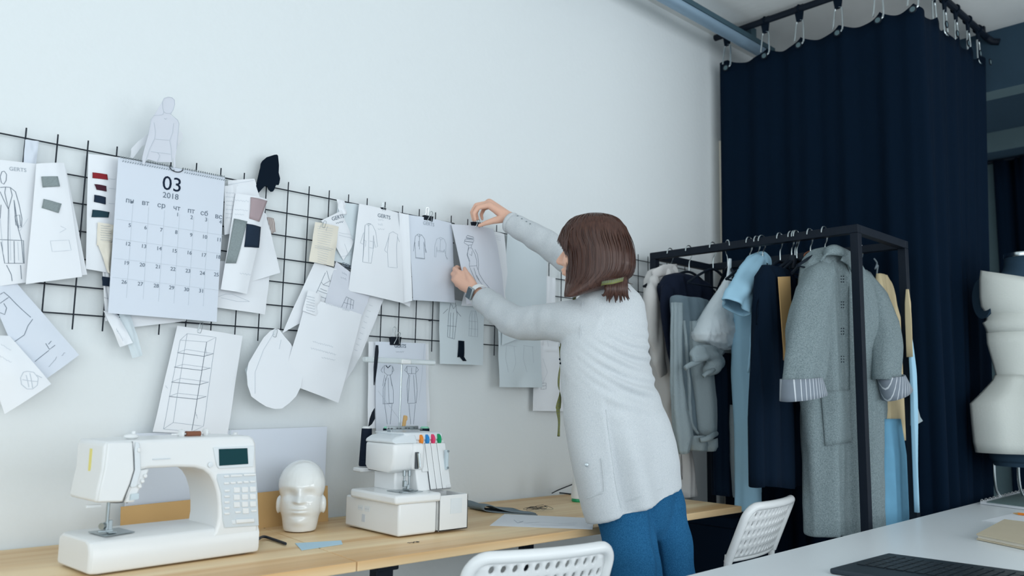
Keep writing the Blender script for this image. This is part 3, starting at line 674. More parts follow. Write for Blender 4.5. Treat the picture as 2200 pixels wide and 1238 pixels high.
sheet('fashion_sketch', 'grey sketch of a standing model in a hat held by the woman', 'drawing', '970,482 1060,492 1084,642 1002,654', [0.030, 0.030, 0.070, 0.085], (0.016, 0.008), mt='paper_grey', ink=[('ink', 1.3, model), ('ink', 2.2, ['998,518 1016,521', '1002,512 1016,514', '1004,506 1017,510'])], wav=0.003, nu=18, nv=24)
sheet('pattern_sheet', 'white sheet behind the sketch of the model in a hat', 'paper', '1030,490 1083,503 1098,663 990,657', [0.016, 0.014, 0.024, 0.024], (0.004, 0), ink=[('ink_faint', 0.8, [scrawl(1064, 506+4*k, 12, 2, 6, .2, 90+k) for k in range(3)])])
binder_clip(1022, 485, 17, 0.040, 'black binder clip pinched by the raised hand of the woman', 0.1, up=0.8)
sheet('tracing_sheet', 'tall translucent blank sheet hanging right of the sketch with the hat', 'paper', '1090,500 1176,520 1173,700 1078,742', [0.012, 0.012, 0.022, 0.026], (0.010, 0.0), mt='paper_trace')
sheet('paper_sheet', 'narrow white sheet behind the raised arm beside the tall translucent sheet', 'paper', '1172,592 1193,598 1192,700 1170,700', 0.008, (0.002, 0))
sheet('fashion_sketch', 'translucent sheet with faint trousers sketch below the lower arm', 'drawing', '1070,700 1160,712 1165,833 1073,832', [0.014, 0.014, 0.030, 0.030], (0.006, 0), mt='paper_trace', curls=((0.45, 1.0, -0.012, 0.3),),
      ink=[('ink_faint', 1.2, ['1088,742 1086,770 1092,800', '1104,744 1108,780 1102,800', '1126,742 1124,770 1132,800', '1144,744 1146,780', '1088,742 1110,745', '1124,742 1146,746'])])
sheet('paper_sheet', 'lowest white sheet at the right of the wall beside the tape measure', 'paper', '1148,740 1218,752 1217,884 1145,883', 0.007, (0.003, 0), ink=[('ink', 1.2, ['1163,824 1173,823 1173,836 1162,837 1163,824', '1163,830 1173,829']), ('ink_faint', 1.0, ['1166,770 1176,800 1166,824'])])
sheet('paper_sheet', 'small drawing corner hidden behind the chest of the woman', 'paper', '1158,722 1200,728 1198,757 1160,754', 0.010, (0.002, 0), ink=[('ink_faint', 1.0, ['1166,732 1166,745', '1176,732 1178,745', '1166,732 1196,736'])])
rb = ['968,652 964,672 961,724 976,729 979,700 982,676 978,650', '962,664 952,674', '980,668 990,680', '968,672 966,724', '974,672 972,728', '960,700 980,702', '970,654 974,664 980,656']
sk = ['1012,668 1008,684 1007,722 1026,724 1026,690 1022,668', '1012,668 1022,669', '1007,690 1026,692', '1007,706 1026,708', '1014,670 1012,722', '1020,670 1020,722']
sheet('fashion_sketch', 'sheet of dress sketches with a hanging black ribbon swatch', 'drawing', '944,640 1041,655 1037,785 945,782', [0.006, 0.006, 0.014, 0.014], (0.004, 0), mt='paper_trace', ink=[('ink', 1.4, rb), ('ink_pale', 1.1, sk)], swatch=[('black_card', '984,732 997,733 996,766 982,768', 'ribbon'), ('black_card', '984,764 995,764 1001,776 994,776', 'ribbon')])
# ---- dress sheet behind the overlocker
ds = ['825,786 830,785 833,790 838,785 843,787 842,803 838,806 845,840 845,866 823,868 823,836 832,806 825,800 825,786', '823,788 818,796 822,801', '843,788 846,796 842,800', '832,806 840,806', '826,806 822,830', '838,806 842,830', '828,812 826,868', '834,812 836,868', '822,868 845,867', '826,868 832,912', '842,868 838,912']
ds2 = ['874,787 894,788 893,803 896,840 894,866 876,867 874,830 878,806 874,800 874,787', '874,787 869,796 874,800', '894,788 899,795 894,800', '884,790 884,803', '876,803 893,803', '880,806 876,866', '888,806 892,866', '876,867 894,866', '878,868 882,912', '892,868 888,912']
sheet('paper_sheet', 'blank backing sheet behind the dress sketch above the overlocker', 'paper', '792,734 920,740 923,906 790,922', [0.006, 0.006, 0.01, 0.01], (0.003, 0))
sheet('fashion_sketch', 'white sketch sheet of two long dresses behind the overlocker', 'drawing', '806,734 914,738 917,922 808,928', [0.018, 0.016, 0.02, 0.02], (0.004, 0), mt='paper_blue', ink=[('ink', 1.2, ds+ds2), ('ink_black', 2.4, ['829,786 833,791 838,786']), ('ink_pale', 0.9, [scrawl(850, 756, 18, 4, 10, .02, 95)]), ('ink_faint', 1.0, ['812,840 870,918', '900,860 912,740'])], text=[('GERTS', 859.5, 743.5, 7.5, 'ink', 0.01)])
binder_clip(849, 733, 22, 0.022, 'black binder clip holding the dress sheet above the overlocker', 0.03)
# ---- teardrop pattern piece
td = ['591,706 600,708 610,722 624,738 638,764 648,792 650,810 646,832 636,852 622,866 606,878 590,879 572,874 556,864 540,852 532,828 530,800 534,780 548,756 566,726 580,712']
td_o = cutout('pattern_piece', 'white teardrop shaped paper pattern hanging beside the tilted sheets', 'paper', td[0], (0.022, 0.060), ink=[('ink_faint', 1.0, ['588,716 566,752 548,800 548,846', '604,730 600,750'])])
cutout('pattern_piece', 'under layer of the teardrop pattern showing at its left side', 'paper', '590,712 600,720 600,860 560,862 535,830 527,795 560,740', (0.014, 0.042), mt='paper_trace')
paper_clip(592, 716, 0.028, 'small steel clip at the tip of the teardrop pattern', 1.4, 0.022)
# ================================================================ desk, table, chairs
ZD = 0.775
def desk(x0f, x0b, x1f, x1b, label, legs, loc):
    root = thing('desk', label, 'desk', loc); yf, yb = -0.62, -0.004
    b = MB(); b.prism([(x0f, yf, ZD-0.022), (x1f, yf, ZD-0.022), (x1b, yb, ZD-0.022), (x0b, yb, ZD-0.022)], (0, 0, 0.022))
    b.build('desk_top', 'pine', root, smooth=False, bevel=0.0025)
    for x in legs:
        b = MB()
        b.box((x, -0.07, (ZD-0.04)/2), (0.05, 0.03, ZD-0.04)); b.box((x, -0.53, (ZD-0.04)/2), (0.05, 0.03, ZD-0.04))
        b.box((x, -0.30, ZD-0.034), (0.06, 0.52, 0.024)); b.box((x, -0.30, 0.02), (0.05, 0.46, 0.03))
        b.build('leg_frame', 'black_metal', root, smooth=False, bevel=0.003)
    return root
desk(-1.35, -1.35, 0.590, 0.655, 'pine desk at the left carrying the sewing machine', (-1.2, 0.50), (-0.4, -0.3, 0))
desk(0.592, 0.657, 2.185, 2.195, 'pine desk in the middle carrying the overlocker and the white head', (0.72, 1.66), (1.4, -0.3, 0))
root = thing('work_table', 'large white table in the front right corner of the photo', 'table', (2.1, -1.5, 0))
ZW = 0.755
b = MB(); b.prism([(0.66, -1.96, ZW-0.03), (3.72, -1.90, ZW-0.03), (3.72, -1.036, ZW-0.03), (0.66, -1.132, ZW-0.03)], (0, 0, 0.03)); b.build('table_top', 'table_white', root, smooth=False, bevel=0.002)
for x, y in ((0.8, -1.24), (0.8, -1.86), (3.6, -1.14), (3.6, -1.82)):
    b = MB(); b.box((x, y, (ZW-0.03)/2), (0.04, 0.04, ZW-0.03)); b.build('leg', 'white_plastic', root, smooth=False, bevel=0.002)

def chair(c, ang, label):
    """white chair: perforated shell back on a tube frame, facing +Y turned by ang"""
    M = Matrix.Translation(Vector(c)) @ Matrix.Rotation(ang, 4, 'Z')
    root = thing('perforated_chair', label, 'chair', c, 'white perforated chairs')
    W, H, Z0, ZT_ = 0.380, 0.185, 0.640, 0.820
    def back(x, t, off=0.0):      # x across -.5...5, t up 0..1 : a shell bulging backwards, leaning back
        X = x*W; bulge = -0.030*(1-(2*x)**2)
        return Vector((X, bulge-0.075*t+off, Z0+(ZT_-Z0)*t))
    nx, nz = 13, 5; x0, x1, t0, t1 = -0.445, 0.445, 0.06, 0.90; b = MB(M); rr = 0.30
    for j in range(nz):
        for i in range(nx):
            def q(u, v): return back(x0+(x1-x0)*(i+u)/nx, t0+(t1-t0)*(j+v)/nz)
            skip = (j == nz-1 and i in (0, nx-1))
            sq = [(0, 0), (.5, 0), (1, 0), (1, .5), (1, 1), (.5, 1), (0, 1), (0, .5)]
            outer = [b.pt(q(u, v)) for u, v in sq]
            if skip: b.face(outer); continue
            ang_ = [-135, -90, -45, 0, 45, 90, 135, 180]
            ring = []
            for a, d in ((rr*1.28, 0.0), (rr*1.05, 0.0035), (rr, 0.006)):
                ring.append([b.pt(q(.5+a*math.cos(math.radians(k)), .5+a*1.08*math.sin(math.radians(k)))+Vector((0, d, 0.0))) for k in ang_])
            for A, B in ((outer, ring[0]), (ring[0], ring[1]), (ring[1], ring[2])):
                for k in range(8): l = (k+1) % 8; b.face((A[k], A[l], B[l], B[k]))
    me = b.mesh('backrest'); bm = bmesh.new(); bm.from_mesh(me); bmesh.ops.remove_doubles(bm, verts=bm.verts, dist=0.0004); bmesh.ops.recalc_face_normals(bm, faces=bm.faces); bm.to_mesh(me); bm.free()
    me.materials.append(MATS['white_plastic']); sh = link('backrest', me, root, True, solid=0.004, angle=60)
    # thick rolled rim: up the left side, round the corners, down the right side
    b = MB(M); path = []
    for t in (-0.02, 0.2, 0.4, 0.6, 0.74): path.append(back(-0.475, t))
    for k in range(1, 7): a = PI/2*k/7; path.append(back(-0.475+0.105*(1-math.cos(a)), 0.74+0.23*math.sin(a)))
    for k in range(13): path.append(back(-0.37+0.74*k/12, 0.97))
    for k in range(1, 7): a = PI/2*k/7; path.append(back(0.475-0.105*(1-math.sin(a)), 0.97-0.23*(1-math.cos(a))))
    for t in (0.74, 0.6, 0.4, 0.2, -0.02): path.append(back(0.475, t))
    b.tube(path, 0.0135, 12); b.build('backrest_rim', 'white_plastic', root)
    b = MB(M); b.tube([back(-0.46+0.92*k/12, 0.02) for k in range(13)], 0.006, 8); b.build('lower_edge', 'white_plastic', root)
    # tube frame and legs
    for s in (-1, 1):
        x = s*0.475*W
        b = MB(M); b.tube(smooth_path([back(s*0.475, 0.0)+Vector((0, 0, 0.02)), (x, 0.004, 0.60), (x, 0.010, 0.55), (x, 0.008, 0.45), (x*1.03, -0.02, 0.2), (x*1.06, -0.055, 0.0)], 6), 0.0105, 10); b.build('rear_leg', 'white_plastic', root)
        b = MB(M); b.tube(smooth_path([(x, 0.03, 0.435), (x, 0.32, 0.435), (x, 0.37, 0.425), (x*1.02, 0.395, 0.38), (x*1.05, 0.42, 0.0)], 6), 0.0105, 10); b.build('front_leg', 'white_plastic', root)
    b = MB(M); rows = []
    for j in range(11): rows.append([Vector((-0.19+0.38*i/10, 0.015+0.39*j/10, 0.452-0.012*(1-(2*i/10-1)**2)*math.sin(PI*j/10))) for i in range(11)])
    b.strip(rows); b.build('seat', 'white_plastic', root, solid=0.012, angle=180)
    return root
chair((0.868, -0.875, 0), math.radians(-13), 'white perforated chair back in front of the woman, cut by the bottom edge')
chair((2.063, -0.724, 0), math.radians(7.5), 'white perforated chair between the woman and the grey coat')

# ================================================================ sewing machine
O = Vector((0.089, -0.433, ZD)); AX = Vector((0.996, 0.085, 0)).normalized(); AY = Vector((-AX.y, AX.x, 0))
def sm(px, py, back=0.0):
    """place on the machine's front plane (moved back by back)"""
    d = ray(px, py); o = O+AY*back; t = (o-CAM).dot(AY)/d.dot(AY); return CAM+d*t
SMR = thing('sewing_machine', 'white computerised sewing machine with dark display on the left desk', 'sewing machine', O+AX*0.2+AY*0.08)
def sprism(poly, y0, y1, fn=None):
    return [sm(x, y, 0)+AY*y0 for x, y in poly], AY*(y1-y0)
# upper body: head, arm and column in one casting
up = P2('224,960 226,953 232,949 300,946 400,941 520,937 538,937 546,942 551,952 554,1060 556,1176 500,1180 452,1184 453,1153 463,1143 468,1130 471,1110 471,1083 468,1058 461,1035 452,1020 439,1010 420,1005 380,1004 320,1007 296,1012 291,1030 284,1056 266,1080 205,1081 212,1045 220,1010 224,960')
b = MB(); p, e = sprism(up[:-1], 0.0, 0.135)
p = [q+AY*0.0015 for q in p]; b.prism(p, e); body = b.build('machine_body', 'white_plastic', SMR, bevel=0.007, bseg=3, angle=40)
# bed
b = MB(); L = 0.380; D = 0.172
prof = [(0.004, 0.0), (0.0, 0.010), (0.0, 0.045), (0.008, 0.062), (0.022, 0.068), (D-0.02, 0.068), (D, 0.058), (D, 0.006), (D-0.006, 0.0)]
rings = []
for x, k in ((0.0, 0.90), (0.006, 0.97), (0.018, 1.0), (L-0.012, 1.0), (L-0.003, 0.985), (L, 0.95)):
    rings.append([O+AX*x+AY*(D/2+(y-D/2)*k)+Vector((0, 0, 0.004+0.030+(z-0.030)*k)) for y, z in prof])
b.loft(rings); b.build('machine_bed', 'white_plastic', SMR, bevel=0.003, bseg=2, angle=30)
for x in (0.03, L-0.03):
    for y in (0.03, D-0.03):
        b = MB(); b.lathe([(0.009, 0), (0.009, 0.008)], O+AX*x+AY*y, seg=12); b.build('rubber_foot', 'dark_seam', SMR)
def plate(name, poly, y0, y1, mt, parent=SMR, bevel=0.0015):
    b = MB(); p, e = sprism(poly, y0, y1); b.prism(p, e); return b.build(name, mt, parent, smooth=True, bevel=bevel, angle=30)
plate('face_cover', P2('231,951 284,949 286,985 287,1010 278,1040 262,1078 209,1079 216,1045 224,1008'), -0.0035, 0.01, 'white_plastic', bevel=0.003)
b = MB(); b.tube([sm(x, y, -0.0008) for x, y in P2('284,949 287,985 288,1009 279,1040 264,1080')], 0.0011, 6); b.build('cover_seam', 'dark_seam', SMR)
plate('lever_slot', P2('291,950 299,952 301,985 302,1010 294,1043 290,1047 281,1048 279,1044 289,1010 288,970'), -0.0025, 0.006, 'pale_plastic')
plate('lever_knob', P2('294,962 300,962 300,972 294,972'), -0.006, 0.0, 'white_plastic')
plate('panel', P2('467,1019 550,1016 553,1060 556,1130 482,1135 479,1120 475,1060 466,1030'), -0.0012, 0.004, 'cool_plastic')
plate('display_bezel', P2('458,962 545,958 546,968 543,1003 470,1007 466,1002 462,985'), -0.002, 0.004, 'pale_plastic', bevel=0.0008)
plate('display', P2('469,965 530,963 532,997 470,1001'), -0.0032, 0.0, 'lcd', bevel=0)
keys = [(480, 1021, 11, 5), (494, 1020, 25, 5), (522, 1018, 26, 5)]
keys += [(480+14*i, 1036-0.9*i, 11, 5) for i in range(5)] + [(481, 1052+12.3*k, 11, 5) for k in range(5)]
keys += [(501+17.3*i, 1047+15.8*k-0.8*i, 13, 12) for k in range(3) for i in range(3)] + [(504, 1098, 12, 5), (520, 1092, 13, 12), (538, 1095, 12, 5)]
for x, y, w, h in keys:
    plate('button', [(x, y), (x+w, y-w*.04), (x+w+0.3, y+h-w*.04), (x+0.3, y+h)], -0.004, 0.0, 'white_plastic', bevel=0.0012)
plate('speed_slot', P2('497,1118 546,1113 547,1124 498,1127'), -0.002, 0.001, 'pale_plastic'); plate('speed_slider', P2('505,1116 544,1113 545,1122 506,1125'), -0.006, -0.001, 'white_plastic', bevel=0.002)
for x, y in ((452, 999),): b = MB(); b.lathe([(0.006, 0), (0.006, 0.002), (0.004, 0.0025)], sm(x, y, 0), axis=-AY, seg=16); b.build('round_button', 'pale_plastic', SMR)
for x, y in P2('312,1023 306,1034 300,1045'): b = MB(); b.lathe([(0.004, 0), (0.004, 0.002), (0.003, 0.003)], sm(x, y, -0.0), axis=-AY, seg=12); b.build('start_button', 'white_plastic', SMR)
plate('arm_tongue', P2('290,1012 322,1008 318,1020 304,1045 290,1080 268,1081 282,1050'), 0.002, 0.020, 'white_plastic', bevel=0.003)
plate('badge', P2('281,1062 298,1060 297,1073 279,1075'), -0.002, 0.003, 'label_blue', bevel=0)
plate('printed_line', P2('328,986.5 366,984.5 366,986.5 328,988.5'), -0.0008, 0.001, 'cool_plastic', bevel=0)
# yellow warning sticker on the head's end face
b = MB(); e0 = sm(224, 965, 0); 
hx = min((sm(x, y, 0)-O).dot(AX) for x, y in P2('224,960 224,1000')); zt = sm(224, 985, 0).z
b.box(O+AX*(hx-0.0005)+AY*0.062+Vector((0, 0, zt-O.z-0.015)), (0.001, 0.011, 0.062), Matrix((AX, AY, (0, 0, 1))).transposed()); b.build('warning_sticker', 'yellow', SMR, smooth=False)
# needle works
nb = sm(233, 1085, 0.055)
b = MB(); b.lathe([(0.0035, 0), (0.0035, -0.045), (0.005, -0.045), (0.005, -0.06), (0.002, -0.064)], (nb.x, nb.y, nb.z+0.01), seg=12); b.build('needle_bar', 'steel', SMR)
b = MB(); q = Vector((nb.x, nb.y, nb.z)); b.lathe([(0.003, 0), (0.007, 0), (0.007, 0.008), (0.003, 0.008)], q+Vector((0, 0, -0.042))-AX*0.006, axis=-AX-AY*.6, seg=14); b.build('needle_screw', 'steel', SMR)
b = MB(); b.lathe([(0.0012, 0), (0.0012, -0.022)], q+Vector((0, 0, -0.052)), seg=8); b.build('needle', 'chrome', SMR)
zb = O.z+0.074
b = MB(); b.box((q.x+0.006, q.y, zb+0.016), (0.008, 0.010, 0.022)); b.box((q.x-0.004, q.y-0.004, zb+0.006), (0.030, 0.008, 0.004)); b.box((q.x+0.006, q.y-0.012, zb+0.004), (0.016, 0.020, 0.003)); b.build('presser_foot', 'steel', SMR, smooth=False, bevel=0.001)
b = MB(); b.tube([q+Vector((0.0, 0, 0.006)), q+AX*0.018+Vector((0, 0, 0.004)), q+AX*0.036+Vector((0, 0, 0.004))], 0.0022, 8); b.ellipsoid(q+AX*0.038+Vector((0, 0, 0.004)), (0.004, 0.004, 0.004), seg=10, rings=6); b.build('threader_lever', 'dark_seam', SMR)
b = MB(); b.box(q-AX*0.03+Vector((0, 0, 0.0)), (0.03, 0.006, 0.006)); b.build('needle_threader', 'pale_plastic', SMR, smooth=False, bevel=0.001)
b = MB(); np_ = [PZ(x, y, zb) for x, y in P2('189,1144 226,1154 290,1144 255,1135')]; b.prism(np_, (0, 0, 0.0015)); b.build('needle_plate', 'steel', SMR, smooth=False, bevel=0.0005)
# top fittings
zt = sm(290, 946, 0.05).z
b = MB(); c = sm(282, 938, 0.05); b.ellipsoid(c, (0.016, 0.009, 0.006)); b.box(c+Vector((0.004, 0, 0.008)), (0.006, 0.004, 0.006)); b.build('thread_guide', 'white_plastic', SMR)
c0 = sm(370, 934, 0.06); c1_ = sm(448, 930, 0.06)
b = MB(); b.tube([c0-AX*0.002, c1_+AX*0.004], 0.0022, 8); b.build('spool_pin', 'white_plastic', SMR)
for c, r in ((sm(389, 933, 0.06), 0.011), (sm(441, 930, 0.06), 0.010)): b = MB(); b.lathe([(0.003, -0.006), (r, -0.003), (r, 0.002), (0.004, 0.006)], c, axis=AX, seg=18); b.build('spool_cap', 'white_plastic', SMR)
b = MB(); b.lathe([(0.0065, 0), (0.0065, 0.034)], sm(399, 933, 0.06), axis=AX, seg=18); o = b.build('thread_spool', 'rust'); tag(o, 'brown thread spool lying on top of the sewing machine', 'thread spool')
b = MB(); c = sm(505, 936, 0.06); b.lathe([(0.009, -0.004), (0.009, 0.002), (0.005, 0.003), (0.006, 0.007)], c, seg=16); b.build('bobbin_winder', 'white_plastic', SMR)
b = MB(); c = sm(494, 936, 0.06); b.lathe([(0.0014, -0.004), (0.0014, 0.014)], c, seg=8); b.build('winder_pin', 'steel', SMR)
b = MB(); cb = smooth_path([O+AX*0.40+AY*0.05+Vector((0, 0, 0.02)), PZ(566, 1154, ZD+0.008), PZ(588, 1160, ZD+0.005), PZ(614, 1169, ZD+0.005)], 8)
b.tube(cb, 0.003, 8); b.tube([p+Vector((0.004, 0.008, 0)) for p in cb], 0.0025, 8); b.build('power_cable', 'wire', SMR)

# ================================================================ overlocker
SO = Vector((0.836, -0.433, ZD))
SR = thing('overlocker', 'white four thread overlocker in the middle of the desk', 'overlocker', SO+Vector((0.11, 0.12, 0)))
def S(s, t, h): return SO+Vector((s, t, h))
def sbox(name, lo, hi, mt='white_plastic', bevel=0.006, parent=SR, bseg=3):
    b = MB(); lo = Vector(lo); hi = Vector(hi); b.box(SO+(lo+hi)/2, hi-lo); return b.build(name, mt, parent, bevel=bevel, bseg=bseg, angle=30)
sbox('base', (0, 0, 0.004), (0.126, 0.255, 0.088))
sbox('base_rear', (0.126, 0.09, 0.004), (0.222, 0.255, 0.11))
b = MB(); b.prism([S(-0.016, -0.006, 0.086), S(0.134, -0.010, 0.086), S(0.134, 0.10, 0.086), S(0.10, 0.21, 0.086), S(-0.016, 0.21, 0.086)], (0, 0, 0.024)); b.build('work_plate', 'white_plastic', SR, bevel=0.007, bseg=3, angle=30)
b = MB(); w = 0.004; z0, z1 = 0.006, 0.100      # waste tray: open box with walls
for lo, hi in (((0.128, -0.006, z0), (0.231, -0.006+w, z1)), ((0.128, 0.085, z0), (0.231, 0.085+w, z1)), ((0.128, -0.006, z0), (0.128+w, 0.089, z1)), ((0.231-w, -0.006, z0), (0.231, 0.089, z1)), ((0.128, -0.006, z0), (0.231, 0.089, z0+w))):
    lo = Vector(lo); hi = Vector(hi); b.box(SO+(lo+hi)/2, hi-lo)
b.build('waste_tray', 'white_plastic', SR, smooth=False, bevel=0.001)
b = MB(); b.box(S(0.188, -0.0066, 0.070), (0.040, 0.001, 0.040)); b.build('tray_sticker', 'pale_plastic', SR, smooth=False)
# column with a leaning front: four dial panels
def lean(h): return 0.048+0.034*(h-0.10)/0.16
b = MB(); b.loft([[S(0.098, lean(h), h), S(0.216-0.05*(h-0.10), lean(h), h), S(0.216-0.05*(h-0.10), 0.25, h), S(0.098, 0.25, h)] for h in (0.108, 0.16, 0.22, 0.245)]); b.build('column', 'white_plastic', SR, bevel=0.004, angle=30)
b = MB(); b.loft([[S(0.07-k, 0.075, h), S(0.206-k*0.2, lean(h)-0.001, h), S(0.206-k*0.2, 0.25-k, h), S(0.07-k, 0.22, h)] for h, k in ((0.244, 0.0), (0.258, 0.002), (0.266, 0.008))]); b.build('top_cover', 'pale_plastic', SR, bevel=0.005, angle=30)
b = MB(); b.loft([[S(0.139-0.05*(h-0.10)*0.8, lean(h)-0.0035, h), S(0.212-0.05*(h-0.10)*0.8, lean(h)-0.0035, h), S(0.212-0.05*(h-0.10)*0.8, lean(h)+0.004, h), S(0.139-0.05*(h-0.10)*0.8, lean(h)+0.004, h)] for h in (0.111, 0.236)]); b.build('panel_backing', 'dark_seam', SR, smooth=False)
xs = [0.118, 0.139, 0.160, 0.181, 0.2125]
for k in range(4):
    a, c = xs[k]+0.0008, xs[k+1]-0.0008; h0 = 0.112 if k > 0 else 0.160
    b = MB(); pts = []
    for h in (h0, 0.16, 0.20, 0.236):
        sh = -0.05*(h-0.10)*0.8
        pts.append([S(a+sh, lean(h)-0.006, h), S(c+sh, lean(h)-0.006, h), S(c+sh, lean(h)+0.004, h), S(a+sh, lean(h)+0.004, h)])
    if h0 == 0.16: pts = pts[1:]
    b.loft(pts); b.build('dial_panel', 'white_plastic', SR, bevel=0.0018, angle=30)
    b = MB(); h = 0.247; sh = -0.05*(h-0.10)*0.8; c_ = S((a+c)/2+sh-(0.004 if k == 3 else 0), lean(h)+0.007, h-0.002)
    b.lathe([(0.015, -0.0048), (0.0175, -0.004), (0.0175, 0.004), (0.015, 0.0048)], c_, axis=(1, 0, 0), seg=24); dl = b.build('tension_dial', ('orange', 'azure', 'pink', 'green')[k], SR); dl['label'] = ('orange', 'blue', 'pink', 'green')[k]+' thread tension dial'
b = MB(); b.box(S(0.1985, 0.0545, 0.19), (0.008, 0.012, 0.055)); b.build('guide_strip', 'label_blue', SR, smooth=False, bevel=0.002)
for h in (0.214, 0.168): b = MB(); b.lathe([(0.003, 0), (0.003, 0.004)], S(0.1985, 0.049, h), axis=(0, -1, 0), seg=12); b.build('small_knob', 'steel', SR)
b = MB(); b.box(S(0.2, lean(0.12)-0.008, 0.118), (0.016, 0.004, 0.007)); b.build('slide_latch', 'white_plastic', SR, smooth=False, bevel=0.001)
# head
b = MB(); R = []
for s, k in ((0.024, 0.88), (0.028, 0.96), (0.036, 1.0), (0.122, 1.0)):
    ring = []
    for t, h in ((0.068, 0.186), (0.076, 0.166), (0.092, 0.158), (0.190, 0.158), (0.206, 0.172), (0.206, 0.238), (0.066, 0.238), (0.064, 0.212)):
        ring.append(S(s, 0.137+(t-0.137)*k, 0.200+(h-0.200)*k))
    R.append(ring)
b.loft(R); b.build('head', 'white_plastic', SR, bevel=0.006, bseg=3, angle=60)
b = MB(); b.loft([[S(s, 0.064, 0.2375), S(s, 0.21, 0.2375), S(s, 0.205, h), S(s, 0.078, h)] for s, h in ((0.026, 0.247), (0.042, 0.256), (0.07, 0.261), (0.104, 0.264))]); b.build('head_cap', 'pale_plastic', SR, bevel=0.006, bseg=3, angle=40)
b = MB(); b.loft([[S(0.085, 0.060, h), S(0.120, 0.052, h), S(0.120, 0.1, h), S(0.085, 0.1, h)] for h in (0.165, 0.205, 0.238)]); b.build('take_up_cover', 'white_plastic', SR, bevel=0.008, bseg=3, angle=30)
b = MB(); b.box(S(0.094, 0.054, 0.192), (0.010, 0.006, 0.045)); b.build('lever_slot', 'dark_seam', SR, smooth=False, bevel=0.001)
b = MB(); b.tube([S(0.093, 0.046, 0.212), S(0.098, 0.046, 0.174)], 0.0042, 10); b.build('take_up_lever', 'chrome', SR)
b = MB(); b.loft([[S(0.055, 0.10, h), S(0.118, 0.085, h), S(0.118, 0.2, h), S(0.055, 0.2, h)] for h in (0.108, 0.165)]); b.build('neck', 'white_plastic', SR, bevel=0.004, angle=30)
for s, t in ((0.068, 0.074), (0.082, 0.070)): b = MB(); b.lathe([(0.0045, 0.165), (0.0045, 0.150), (0.0028, 0.149), (0.0028, 0.118)], S(s, t, 0), seg=12); b.build('needle_bar', 'steel', SR)
b = MB(); b.box(S(0.066, 0.068, 0.130), (0.010, 0.010, 0.016)); b.box(S(0.071, 0.060, 0.115), (0.012, 0.034, 0.004)); b.box(S(0.074, 0.066, 0.121), (0.006, 0.008, 0.014)); b.build('presser_foot', 'steel', SR, smooth=False, bevel=0.0012)
b = MB(); b.prism([S(0.03, 0.03, 0.1102), S(0.10, 0.03, 0.1102), S(0.10, 0.10, 0.1102), S(0.03, 0.10, 0.1102)], (0, 0, 0.0016)); b.build('needle_plate', 'steel', SR, smooth=False, bevel=0.0004)
b = MB(); b.tube(smooth_path([S(0.036, 0.05, 0.113), S(0.030, 0.035, 0.114), S(0.045, 0.022, 0.113), S(0.07, 0.028, 0.113), S(0.09, 0.04, 0.114)], 5), 0.0012, 6); b.build('wire_guard', 'steel', SR)
b = MB(); b.box(S(0.120, 0.150, 0.272), (0.115, 0.018, 0.003)); b.box(S(0.068, 0.150, 0.268), (0.004, 0.018, 0.010)); b.box(S(0.12, 0.16, 0.276), (0.110, 0.003, 0.010)); b.build('thread_guide_bar', 'steel', SR, smooth=False, bevel=0.0008)
for k in range(4): b = MB(); b.lathe([(0.003, 0), (0.003, 0.003)], S(0.075+0.03*k, 0.15, 0.2735), seg=10); b.build('guide_stud', 'dark_seam', SR)
b = MB()
for dx, dz in ((0.064-0.012, 0.055),): pass
for (t, h) in ((0.178, 0.060), (0.145, 0.060)): b.box(S(-0.0006, t, h), (0.001, 0.024, 0.014))
b.build('printed_symbols', 'pale_plastic', SR, smooth=False)
b = MB()
for (t, h) in ((0.178, 0.060), (0.145, 0.060)):
    for k in range(3): b.box(S(-0.0013, t-0.007+0.007*k, h), (0.0006, 0.004, 0.003))
b.box(S(-0.0008, 0.162, 0.034), (0.001, 0.014, 0.020)); b.build('printed_text', 'ink_faint', SR, smooth=False)
# cone tray and telescopic stand
yt = SO.y+0.285
zt_ = PY(785, 1003, yt).z
sx = [PY(px, 1000, yt).x for px in (785, 831, 873, 910)]
b = MB(); b.prism([(sx[0]-0.030, yt-0.02, zt_-0.014), (sx[0]-0.015, yt-0.030, zt_-0.014), (sx[3]+0.03, yt-0.030, zt_-0.014), (sx[3]+0.03, yt+0.028, zt_-0.014), (sx[0]-0.015, yt+0.028, zt_-0.014), (sx[0]-0.030, yt+0.02, zt_-0.014)], (0, 0, 0.013)); b.build('cone_tray', 'white_plastic', SR, bevel=0.004)
b = MB(); b.box((sx[1]+0.02, yt-0.05, zt_-0.012), (0.06, 0.06, 0.018)); b.build('tray_bracket', 'white_plastic', SR, bevel=0.003)
pt, pb = PY(863, 778, yt+0.02), PY(860, 985, yt+0.02)
b = MB(); b.tube([(pb.x, yt+0.02, zt_-0.005), (pt.x-0.0005, yt+0.02, (pt.z+zt_)/2-0.03)], 0.0036, 10); b.tube([(pt.x-0.0005, yt+0.02, (pt.z+zt_)/2-0.03), (pt.x, yt+0.02, pt.z)], 0.0028, 10); b.build('telescopic_pole', 'chrome', SR)
a, c = PY(777, 776, yt+0.02), PY(928, 777, yt+0.02)
b = MB(); b.box(((a.x+c.x)/2, yt+0.008, (a.z+c.z)/2), (c.x-a.x, 0.022, 0.016)); b.build('thread_guide_arm', 'clear_plastic', SR, bevel=0.004)
b = MB(); b.box((pt.x, yt+0.006, pt.z), (0.036, 0.026, 0.014)); b.build('arm_clamp', 'white_plastic', SR, bevel=0.003)
lab = ['black thread cone, first from the left behind the overlocker, seen in full', 'black thread cone with mint rim left of the silver pole', 'black thread cone with white rim just right of the silver pole', 'black thread cone with mint rim at the right end of the tray']
